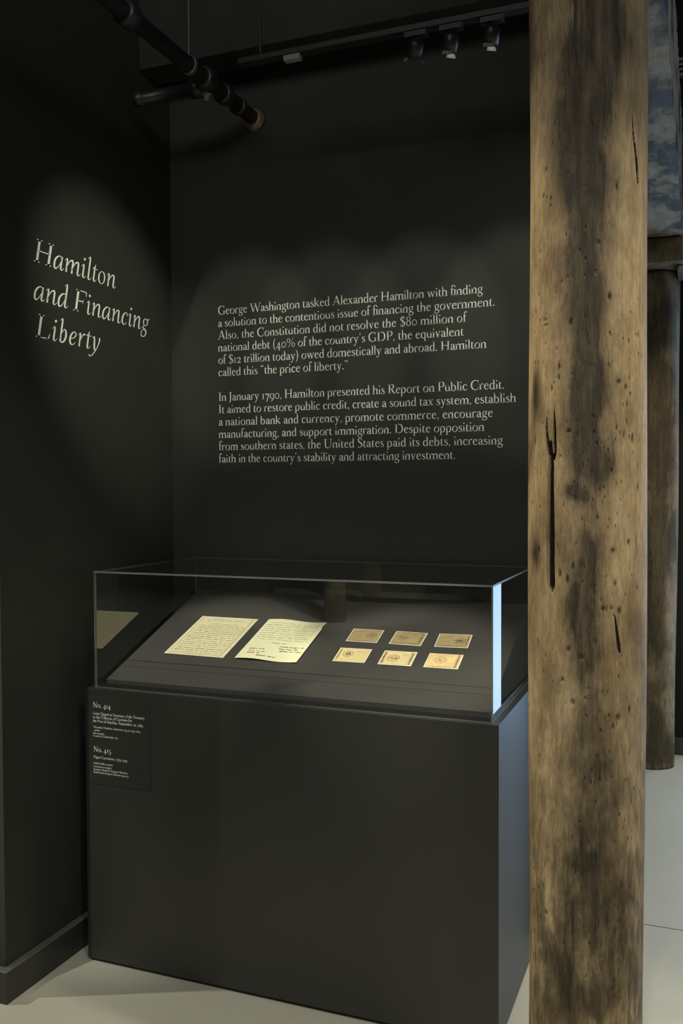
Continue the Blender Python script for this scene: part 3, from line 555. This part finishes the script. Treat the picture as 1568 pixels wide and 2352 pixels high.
text_thing('wall_text', 'lower paragraph of pale serif lettering on the dark back wall, above the glass case', 'wall text', L[6:], ROMAN, back, M['letter'], (-1.805, YB-.0006, 1.69))
text_thing('wall_title', 'large pale italic three-line title on the dark left wall', 'wall title', [('Hamilton', 2.4085, 2.3440, .1157, .449, 1.17), ('and Financing', 2.404, 2.2208, .1157, .665, 1.17), ('Liberty', 2.4125, 2.1005, .1157, .345, 1.20)], ITALIC, lambda x, y: (XL+.0006, x, y), M['letter'], (XL+.0006, 2.405, 2.07), .22)
# ---------------------------------------------------------------- display plinth and its label board
PX0, PX1, PY0, PY1, PZ = -1.9278, -.5233, 2.5325, 3.2345, .9337
pl = tag(empty('display_plinth', ((PX0+PX1)/2, (PY0+PY1)/2, 0)), 'long black box plinth under the glass case, standing on pale concrete', 'plinth')
def rel(p, o): return tuple(a-b for a, b in zip(p, o.location))
bm = bmesh.new(); box(bm, rel((PX0, PY0, .012), pl), rel((PX1, PY1, PZ), pl), 0, .0012); bm_obj('body', bm, M['plinth'], pl)
bm = bmesh.new(); box(bm, rel((PX0+.008, PY0+.008, 0), pl), rel((PX1-.008, PY1-.008, .0119), pl)); bm_obj('recessed_base', bm, M['toe'], pl)
lb = tag(empty('label_board', (-1.788, PY0, .76)), 'thin black label board with small pale print at the upper left of the plinth front', 'label')
bm = bmesh.new(); box(bm, rel((-1.9055, PY0-.0034, .612), lb), rel((-1.6715, PY0-.0002, .9058), lb), 0, .0006); bm_obj('board', bm, M['panel'], lb)
for nm, x, z, w in [('No. 414', -1.8945, .8701, .072), ('Letter Signed as Secretary of the Treasury,', -1.8948, .8461, .2054), ('to the Collector of Customs for', -1.8948, .8335, .1557), ('the Port of Machias, September 22, 1789', -1.8948, .8206, .1973), ('Alexander Hamilton, American, 1755 or 1757–1804', -1.8935, .8008, .1869), ('author', -1.8892, .7906, .0235), ('Ink on paper', -1.8945, .7804, .0459), ('Courtesy of Seth Kaller, Inc.', -1.8944, .7712, .1016), ('No. 415', -1.8938, .721, .0703), ('Paper Currencies, 1775-1779', -1.8938, .6984, .1341), ('Hall & Sellers, printer', -1.8941, .6786, .0781), ('Letterpress on paper', -1.8942, .668, .0726), ('Seamen’s Bank for Savings Collection,', -1.8944, .6578, .1363), ('South Street Seaport Museum 1991.071', -1.8945, .648, .1396)]:
    size = w/set_text(nm, ROMAN, 1)[1]
    bm = bmesh.new(); polys(bm, set_text(nm, ROMAN, size)[0], lambda a, b: rel((x+a, PY0-.0038, z+b), lb)); bm_obj('text_line', bm, M['small_letter'], lb)
# ---------------------------------------------------------------- glass case
VX0, VX1, VY0, VY1, VZ, GT = -1.9005, -.5441, 2.5488, 3.2201, 1.3265, .006
cs = tag(empty('glass_case', ((VX0+VX1)/2, (VY0+VY1)/2, PZ)), 'clear glass display case on the black plinth, holding letters and currency notes', 'display case')
def pane(name, a, b, axis):
    bm = bmesh.new(); f = box(bm, rel(a, cs), rel(b, cs))
    for q in f:
        if abs(q.normal[axis]) < .5: q.material_index = 1
    bm.normal_update()
    for q in bm.faces: q.material_index = 0 if abs(q.normal[axis]) > .5 else 1
    return bm_obj(name, bm, [M['glass'], M['glass_edge']], cs)
Z0, Z1 = PZ+.0004, VZ-GT
pane('front_pane', (VX0, VY0, Z0), (VX1, VY0+GT, Z1), 1)
pane('back_pane', (VX0, VY1-GT, Z0), (VX1, VY1, Z1), 1)
pane('side_pane', (VX0, VY0+GT, Z0), (VX0+GT, VY1-GT, Z1), 0)
pane('side_pane', (VX1-GT, VY0+GT, Z0), (VX1, VY1-GT, Z1), 0)
pane('top_pane', (VX0, VY0, Z1), (VX1, VY1, VZ), 2)
bm = bmesh.new(); q = .0085
for a, b in (((VX0+GT+.0004, VY0+GT+.0004, Z0), (VX1-GT-.0004, VY0+GT+q, PZ+.014)), ((VX1-GT-q, VY0+GT+q, Z0), (VX1-GT-.0004, VY1-GT-q, PZ+.017)), ((VX0+GT+.0004, VY0+GT+q, Z0), (VX0+GT+q, VY1-GT-q, PZ+.017)), ((VX0+GT+.0004, VY1-GT-q, Z0), (VX1-GT-.0004, VY1-GT-.0004, PZ+.017))): box(bm, rel(a, cs), rel(b, cs))
bm_obj('base_rim', bm, M['rim'], cs)
# sloped deck inside the case
DX0, DX1, DY0, DZ0, SL = -1.8905-.001, -.5535, 2.59, .9535, math.atan(.38662)
DLEN = .622/math.cos(SL)
dk = tag(empty('display_deck', (0, DY0, DZ0), (SL, 0, 0)), 'sloping charcoal fabric deck inside the glass case under the documents', 'display deck')
bm = bmesh.new()
yb_, zb_ = DLEN*math.cos(SL), DLEN*math.sin(SL)
inv = lambda y, z: (y*math.cos(SL)+z*math.sin(SL), -y*math.sin(SL)+z*math.cos(SL))
sec = [(0, 0), (DLEN, 0), inv(yb_, -.0185), inv(0, -.0185)]
sec = [(0, 0), (DLEN, 0), inv(.618, PZ+.0006-DZ0), inv(.003, PZ+.0006-DZ0)]
for xa, xb in ((DX0+.0085, DX1-.0015-.006),):
    A = [bm.verts.new((xa, y, z)) for y, z in sec]; B = [bm.verts.new((xb, y, z)) for y, z in sec]
    bm.faces.new(A); bm.faces.new(B[::-1])
    for k in range(4): bm.faces.new((A[k], B[k], B[(k+1) % 4], A[(k+1) % 4]))
bmesh.ops.recalc_face_normals(bm, faces=bm.faces); bm_obj('board', bm, M['fabric'], dk)
bm = bmesh.new(); box(bm, (DX0+.009, .0865, .0001), (DX1-.008, .0890, .0006)); bm_obj('dark_line', bm, M['dark_line'], dk)  # thin dark line across the deck near its front edge
# papers: placed in the plane of the deck (u along X, v up the slope)
RM = Matrix.Rotation(SL, 4, 'X')
def deck_point(u, v, h=0.0): return Vector((u, DY0, DZ0))+RM @ Vector((0, v, h))
def sheet(bm, c, n, m, h, thick, mi):                     # bilinear sheet with lift h(s, t), closed underneath
    def P(s, t): return (c[3][0]*(1-s)*(1-t)+c[2][0]*s*(1-t)+c[1][0]*s*t+c[0][0]*(1-s)*t, c[3][1]*(1-s)*(1-t)+c[2][1]*s*(1-t)+c[1][1]*s*t+c[0][1]*(1-s)*t)
    top = [[bm.verts.new(P(i/n, j/m)+(h(i/n, j/m)+thick,)) for i in range(n+1)] for j in range(m+1)]
    bot = [[bm.verts.new(P(i/n, j/m)+(h(i/n, j/m),)) for i in range(n+1)] for j in range(m+1)]
    for j in range(m):
        for i in range(n):
            bm.faces.new((top[j][i], top[j][i+1], top[j+1][i+1], top[j+1][i])).material_index = mi
            bm.faces.new((bot[j][i], bot[j+1][i], bot[j+1][i+1], bot[j][i+1])).material_index = mi
    for i in range(n):
        for j, d in ((0, 1), (m, -1)):
            q = (bot[j][i], bot[j][i+1], top[j][i+1], top[j][i]); bm.faces.new(q if d > 0 else q[::-1]).material_index = mi
    for j in range(m):
        for i, d in ((0, -1), (n, 1)):
            q = (bot[j][i], bot[j+1][i], top[j+1][i], top[j][i]); bm.faces.new(q[::-1] if d > 0 else q).material_index = mi
    return P
def scrawl(bm, P, h, s0, s1, t, rnd, mi, amp=.006, w=.00085, lift=.0012, words=True):
    s = s0; step = .006
    while s < s1:
        ln = rnd.uniform(.05, .17) if words else s1-s
        e = min(s1, s+ln); pts = []; k = 0
        while s < e:
            a = amp*(1.0 if rnd.random() < .8 else 2.0)*(1 if k % 2 else -1)*rnd.uniform(.35, 1)
            pts.append((s, t+a)); s += step*rnd.uniform(.6, 1.3); k += 1
        for (sa, ta), (sb, tb) in zip(pts, pts[1:]):
            A = Vector(P(sa, ta)); B = Vector(P(sb, tb)); d = (B-A)
            if d.length < 1e-6: continue
            nn = Vector((-d.y, d.x)).normalized()*w*rnd.uniform(.3, .75)
            za = h(sa, ta)+lift; zb = h(sb, tb)+lift
            bm.faces.new([bm.verts.new(v) for v in ((A.x-nn.x, A.y-nn.y, za), (B.x-nn.x, B.y-nn.y, zb), (B.x+nn.x, B.y+nn.y, zb), (A.x+nn.x, A.y+nn.y, za))]).material_index = mi
        s += rnd.uniform(.012, .028)
def letter(label, c, mat, h, lines, extra, notch=False, margin=False):
    u0 = sum(p[0] for p in c)/4; v0 = sum(p[1] for p in c)/4; cc = [(p[0]-u0, p[1]-v0) for p in c]
    t = tag(empty('handwritten_letter', deck_point(u0, v0, .0009), (SL, 0, 0)), label, 'letter', 'handwritten letters in the case')
    rnd = random.Random(int(abs(u0)*1000))
    bm = bmesh.new(); e = .0016
    P = sheet(bm, cc, 24, 28, lambda s, t_: h(s, t_), .0006, 0)
    if notch:
        for v in bm.verts:
            if v.co.x > cc[1][0]-.012 and v.co.y > cc[1][1]-.040 and v.co.y < cc[1][1]-.018: v.co.x -= .004
    bm_obj('paper', bm, mat, t)
    bm = bmesh.new()                                      # bright deckle edge round the sheet
    for a, b in (((0, 0), (1, 0)), ((1, 0), (1, 1)), ((1, 1), (0, 1)), ((0, 1), (0, 0))):
        n = 24
        for k in range(n):
            A = [a[i]+(b[i]-a[i])*k/n for i in (0, 1)]; B = [a[i]+(b[i]-a[i])*(k+1)/n for i in (0, 1)]
            ins = lambda q: (q[0]+(.5-q[0])*.016, q[1]+(.5-q[1])*.014)
            qs = [A, B, ins(B), ins(A)]
            if notch and max(q[1] for q in qs) < .99 and min(q[1] for q in qs) > .80 and min(q[0] for q in qs) > .9: continue
            bm.faces.new([bm.verts.new(P(*q)+(h(*q)+.0009,)) for q in qs]).material_index = 0
    bm_obj('paper_edge', bm, M['white_card'], t)
    bm = bmesh.new()
    if margin:
        for a, b in (((.055, .03), (.055, .97)), ((.925, .03), (.925, .97)), ((.055, .035), (.93, .035)), ((.94, .04), (.94, .96))):
            n = 20
            for k in range(n):
                A = Vector(P(*[a[i]+(b[i]-a[i])*k/n for i in (0, 1)])); B = Vector(P(*[a[i]+(b[i]-a[i])*(k+1)/n for i in (0, 1)])); d = (B-A).normalized(); nn = Vector((-d.y, d.x))*.0007
                bm.faces.new([bm.verts.new((*q, h(.5, .5)+.0011)) for q in (A-nn, B-nn, B+nn, A+nn)]).material_index = 1
    for s0, s1, tt, mi in lines: scrawl(bm, P, h, s0, s1, tt, rnd, mi)
    for s0, s1, tt, mi in extra: scrawl(bm, P, h, s0, s1, tt, rnd, mi, .011, .0012)
    bm_obj('handwriting', bm, [M['ink'], M['ink_faint']], t)
    return t
L1 = [(.30 if k == 0 else .10, .97-.06 if k else .80, .80-.0485*k, 0 if k % 3 else 1) for k in range(16)]
letter('left-hand handwritten letter, cream sheet filled with faded lines inside a ruled margin', [(-1.7538, .4576), (-1.5179, .456), (-1.5249, .1813), (-1.763, .1851)], M['paper_tan'], lambda s, t: .0, [(.16, .86, .90, 1), (.25, .80, .93, 1)]+L1, [], False, True)
L2 = [(.05 if k else .12, .95, .90-.052*k, 0 if k % 2 else 1) for k in range(9)]
letter('right-hand handwritten letter, pale wavy sheet with a signature and a torn top corner', [(-1.4718, .4544), (-1.2416, .4529), (-1.248, .1805), (-1.4795, .1808)], M['paper_pale'], lambda s, t: .0040+.0035*math.sin(s*6.3)*(.25+.75*abs(2*t-1)), L2, [(.38, .62, .40, 1), (.55, .95, .33, 0), (.57, .88, .28, 0), (.60, .95, .23, 0), (.10, .36, .24, 0), (.12, .42, .18, 1), (.12, .34, .135, 0), (.30, .62, .085, 0)], True)
# currency notes
def disc(bm, cx, cy, r0, r1, z, mi, n=28, ey=1.0):
    for k in range(n):
        a, b = 2*math.pi*k/n, 2*math.pi*(k+1)/n
        bm.faces.new([bm.verts.new((cx+r*math.cos(t), cy+r*ey*math.sin(t), z)) for r, t in ((r0, a), (r1, a), (r1, b), (r0, b))]).material_index = mi
def quad(bm, x0, y0, x1, y1, z, mi): bm.faces.new([bm.verts.new(p) for p in ((x0, y0, z), (x1, y0, z), (x1, y1, z), (x0, y1, z))]).material_index = mi
def note(label, c, mat, kind, ink, seed):
    u0 = sum(p[0] for p in c)/4; v0 = sum(p[1] for p in c)/4
    t = tag(empty('currency_note', deck_point(u0, v0, .0009), (SL, 0, 0)), label, 'currency note', 'old paper currency notes in the case')
    rnd = random.Random(seed); w, h = .1125, .0862
    ang = math.atan2(c[1][1]-c[0][1], c[1][0]-c[0][0]); t.rotation_euler = (Matrix.Rotation(SL, 3, 'X') @ Matrix.Rotation(ang, 3, 'Z')).to_euler()
    bm = bmesh.new(); box(bm, (-w/2, -h/2, 0), (w/2, h/2, .0008)); bm_obj('backing_card', bm, M['white_card'], t)
    i = .0024; bm = bmesh.new(); box(bm, (-w/2+i, -h/2+i, .0009), (w/2-i, h/2-i, .0012)); bm_obj('printed_paper', bm, mat, t)
    bm = bmesh.new(); z = .0014; W2, H2 = w/2-i, h/2-i; m1, m2 = ink
    cx, cy, r = kind['emblem']
    for r0, r1 in ((.93, 1.0), (.76, .80)): disc(bm, cx, cy, r*r0, r*r1, z, m1)
    for _ in range(kind.get('fill', 40)):                 # engraved texture within the round emblem
        a = rnd.uniform(0, 6.28); d = r*.66*math.sqrt(rnd.random()); l = rnd.uniform(.0015, .006)
        quad(bm, cx+d*math.cos(a)-l/2, cy+d*math.sin(a)*.75-.0004, cx+d*math.cos(a)+l/2, cy+d*math.sin(a)*.75+.0005, z, m1)
    if kind.get('core'): disc(bm, cx, cy, r*.22, r*.46, z+.0001, m1)
    for b in kind['bands']: 
        x0, y0, x1, y1 = b; n = max(3, int(max(x1-x0, y1-y0)/.0022))
        for k in range(n):                                # ornamental border: a row of short engraved ticks
            if x1-x0 > y1-y0: quad(bm, x0+(x1-x0)*k/n, y0+rnd.uniform(0, .3)*(y1-y0), x0+(x1-x0)*(k+rnd.uniform(.5, .95))/n, y1-rnd.uniform(0, .3)*(y1-y0), z, m2 if rnd.random() < .45 else m1)
            else: quad(bm, x0+rnd.uniform(0, .3)*(x1-x0), y0+(y1-y0)*k/n, x1-rnd.uniform(0, .3)*(x1-x0), y0+(y1-y0)*(k+rnd.uniform(.5, .95))/n, z, m2 if rnd.random() < .45 else m1)
    for f in kind['frames']:
        x0, y0, x1, y1 = f; q = .00055
        quad(bm, x0, y0, x1, y0+q, z, m2); quad(bm, x0, y1-q, x1, y1, z, m2); quad(bm, x0, y0, x0+q, y1, z, m2); quad(bm, x1-q, y0, x1, y1, z, m2)
    for x0, x1, y, bold in kind['rows']:                  # rows of tiny print
        x = x0
        while x < x1:
            l = rnd.uniform(.0015, .005); quad(bm, x, y, min(x+l, x1), y+(.0022 if bold else .0011), z, m1 if bold else m2); x += l+rnd.uniform(.0008, .002)
    bm_obj('printing', bm, [M['note_ink'], M['note_ink_soft']], t); return t
full = lambda s=1: [(-.050, -.0385, .050, -.034), (-.050, .034, .050, .0385)]
rows = lambda x0, x1, n=6, y0=.022, dy=-.008: [(x0, x1, y0+dy*k, k == 0) for k in range(n)]
note('tan currency note, leftmost of the back row, round emblem at its right', [(-1.1305, .4288), (-1.0168, .4283), (-1.0173, .3402), (-1.1305, .3407)], M['note_dim'], dict(emblem=(.022, .002, .020), fill=70, bands=[(-.050, -.037, .040, -.033), (-.030, .033, .048, .0365)], frames=[(-.051, -.0395, .051, .0395)], rows=rows(-.046, -.002, 5)), (0, 1), 1)
note('tan currency note, middle of the back row, round emblem left and dark bands', [(-.973, .4272), (-.8602, .4242), (-.8616, .3402), (-.9747, .3402)], M['note_dim'], dict(emblem=(-.020, .003, .020), fill=70, bands=[(-.046, -.036, .046, -.031), (-.046, .031, .046, .036), (.040, -.03, .048, .03)], frames=[(-.051, -.0395, .051, .0395), (-.044, -.029, .036, .029)], rows=rows(.004, .034, 5)), (0, 1), 2)
note('tan currency note, rightmost of the back row, dark emblem at its right', [(-.8182, .4266), (-.7044, .4299), (-.7055, .3423), (-.8184, .3412)], M['note_dim'], dict(emblem=(.022, -.003, .021), fill=110, bands=[(-.046, -.037, .046, -.032), (.044, -.03, .050, .03)], frames=[(-.051, -.0395, .051, .0395), (-.047, -.029, -.004, .03)], rows=rows(-.044, -.006, 6)), (0, 1), 3)
note('golden currency note, leftmost of the front row, ringed emblem at upper left', [(-1.1301, .2968), (-1.0189, .2982), (-1.0203, .2114), (-1.1306, .2121)], M['note_gold'], dict(emblem=(-.016, .006, .019), fill=20, core=True, bands=[(-.050, -.034, -.044, .034)], frames=[(-.051, -.0395, .051, .0395)], rows=rows(.008, .046, 6)+[(-.036, .04, -.030, False)]), (0, 1), 4)
note('golden currency note, middle of the front row, large shaded round emblem', [(-.9723, .2969), (-.8605, .2982), (-.8606, .2117), (-.974, .2114)], M['note_gold'], dict(emblem=(-.014, -.003, .022), fill=90, bands=[(-.052, -.036, -.042, .036), (.040, -.036, .051, .036)], frames=[(-.040, -.037, .038, .037)], rows=rows(.012, .036, 6)), (0, 1), 5)
note('orange currency note, rightmost of the front row, faint emblem in a frame', [(-.8169, .2974), (-.708, .2982), (-.7095, .2148), (-.8176, .2134)], M['note_orange'], dict(emblem=(-.010, .004, .020), fill=40, bands=[(.039, -.038, .050, .038), (-.046, -.038, .036, -.034)], frames=[(-.050, -.0385, .050, .0385), (-.036, -.030, .036, .030)], rows=rows(.008, .034, 3, -.012, -.007)), (1, 1), 6)
# ---------------------------------------------------------------- pipework overhead
PZ_, PXp = 3.045, -1.632
sp = tag(empty('sprinkler_pipe', (PXp, 2.4, PZ_)), 'black iron pipe running overhead into the dark back wall at upper left', 'pipe')
o_ = sp.location
bm = bmesh.new(); lathe(bm, rel((PXp, .5, PZ_), sp), (0, 1, 0), [(.027, 0), (.027, YB-.5-.0005)], 28); bm_obj('pipe_run', bm, M['iron'], sp, True)
def collar(y, r, l, mat=None):
    bm = bmesh.new(); lathe(bm, rel((PXp, y, PZ_), sp), (0, 1, 0), [(.0275, 0), (r*.93, .001), (r, l*.18), (r, l*.82), (r*.93, l-.001), (.0275, l)], 28); return bm_obj('coupling', bm, mat or M['iron'], sp, True)
collar(2.83, .040, .055); collar(2.97, .037, .045); collar(2.36, .040, .055); collar(3.09, .034, .02)
bm = bmesh.new(); lathe(bm, rel((PXp, YB-.030, PZ_), sp), (0, 1, 0), [(.0275, 0), (.034, .004), (.042, .018), (.046, .0295)], 28); bm_obj('escutcheon', bm, M['copper'], sp, True)
bm = bmesh.new(); lathe(bm, rel((PXp-.026, 2.885, PZ_-.012), sp), (-1, 0, .0), [(.034, 0), (.034, .045), (.022, .047), (.022, .25), (.027, .251), (.027, .285), (.018, .287)], 24); bm_obj('branch_pipe', bm, M['iron'], sp, True)
bm = bmesh.new(); lathe(bm, rel((PXp-.012, 2.885, PZ_-.034), sp), (0, 0, -1), [(.020, 0), (.020, .012), (.012, .013), (.012, .03), (.003, .031)], 18); bm_obj('sprinkler_plug', bm, M['copper'], sp, True)
hg = tag(empty('pipe_hanger', (PXp, 2.745, PZ_)), 'thin steel rod and ring hanger holding up the overhead iron pipe', 'hanger')
bm = bmesh.new(); prof = [(.0285, 0), (.0325, 0), (.0325, .022), (.0285, .022), (.0285, 0)]
lathe(bm, (0, -.011, 0), (0, 1, 0), prof, 30, 0, False); bm_obj('ring', bm, M['steel'], hg, True)
bm = bmesh.new(); lathe(bm, (0, 0, .0325), (0, 0, 1), [(.006, 0), (.006, .02), (.0042, .021), (.0042, CZ-PZ_-.0335)], 12); bm_obj('rod', bm, M['rod'], hg)
# ---------------------------------------------------------------- lighting track
TY, TZr = 2.722, 2.999
tr = tag(empty('lighting_track', (-.95, TY, TZr)), 'black lighting track rail high in front of the back wall', 'track')
bm = bmesh.new(); box(bm, rel((-1.425, TY-.017, TZr), tr), rel((-.42, TY+.017, TZr+.018), tr), 0, .002); bm_obj('rail', bm, M['black_metal'], tr)
bm = bmesh.new(); box(bm, rel((-1.262, TY-.013, TZr-.017), tr), rel((-1.205, TY+.013, TZr-.0004), tr), 0, .002); bm_obj('feed_cap', bm, M['grey_plastic'], tr)
for x in (-1.35, -.62):
    bm = bmesh.new(); lathe(bm, rel((x, TY, TZr+.018), tr), (0, 0, 1), [(.004, 0), (.004, CZ-TZr-.0185)], 10); bm_obj('suspension_rod', bm, M['black_metal'], tr)
def track_light(x, label, lit, target):
    t = tag(empty('track_light', (x, TY, TZr)), label, 'spotlight', 'track spotlights on the rail')
    bm = bmesh.new(); box(bm, (-.035, -.014, -.018), (.035, .014, -.0004), 0, .002); bm_obj('adapter', bm, M['black_metal'], t)
    bm = bmesh.new(); lathe(bm, (0, 0, -.018), (0, 0, -1), [(.006, 0), (.006, .010)], 12); bm_obj('stem', bm, M['black_metal'], t)
    d = (Vector(target)-Vector((x, TY, TZr-.044))).normalized(); c = Vector((0, 0, -.044))
    bm = bmesh.new(); lathe(bm, c-d*.022, d, [(.010, 0), (.021, .008), (.024, .014), (.024, .056), (.0224, .056), (.0224, .032)], 26, 0, False)
    lathe(bm, c-d*.022, d, [(.0001, 0), (.010, 0)], 26, 0, False); bm_obj('housing', bm, M['black_metal'], t, True)
    bm = bmesh.new(); lathe(bm, c+d*.0115, d, [(.0001, 0), (.0220, .0)], 26, 0, False); bm_obj('lens', bm, lit, t)
    p, ax, ay, dd = frame_at(c+d*.0345, d)
    for sx in (-1, 1):                                    # two angled flaps at the mouth
        bm = bmesh.new(); b0 = p+ax*sx*.0226; out = (d+ax*sx*.55).normalized(); th = ax*sx*.0012
        V = [bm.verts.new(v+k) for k in (Vector(), th) for v in (b0-ay*.012, b0+ay*.012, b0+ay*.015+out*.013, b0-ay*.015+out*.013)]
        for q in ((0, 1, 2, 3), (7, 6, 5, 4), (0, 4, 5, 1), (1, 5, 6, 2), (2, 6, 7, 3), (3, 7, 4, 0)): bm.faces.new([V[i] for i in q])
        bm_obj('flap', bm, M['grey_plastic'], t)
    return t
track_light(-.71, 'lit track spotlight on the rail, left one of the two glinting near the pillar', M['lamp'], (-.91, 2.92, 2.09))
track_light(-.585, 'lit track spotlight on the rail, nearest to the tan pillar', M['lamp'], (-.785, 2.92, 2.09))
track_light(-.82, 'dark unlit track spotlight on the rail, farthest left of the three', M['black_metal'], (-1.2, 3.2, 1.9))
# perforated strut above the beam
bm = bmesh.new(); x0, x1, y0, z0, z1 = -.134, .06, 5.2, 3.777, 3.870
xs = [x0]; k = x0+.012
while k+.034 < x1: xs += [k, k+.030]; k += .042
xs.append(x1); zs = [z0, z0+.012, z0+.026, z0+.038, z0+.052, z0+.064, z0+.078, z1]
for i in range(len(xs)-1):
    for j in range(len(zs)-1):
        if i % 2 == 1 and j % 2 == 1: continue
        box(bm, (xs[i], y0, zs[j]), (xs[i+1], y0+.003, zs[j+1]))
box(bm, (x0, y0+.003, z1-.003), (x1, y0+.04, z1)); box(bm, (x0, y0+.003, z0), (x1, y0+.04, z0+.003))
st = tag(empty('slotted_strut', ((x0+x1)/2, y0, z1)), 'short slotted steel strut hanging above the beam at the right edge', 'strut')
o = bm_obj('channel', bm, M['steel'], st); o.location = (-(x0+x1)/2, -y0, -z1)
bm = bmesh.new(); lathe(bm, (.03, .02, 0), (0, 0, 1), [(.005, 0), (.005, CZ-z1-.0005)], 10); bm_obj('rod', bm, M['rod'], st)
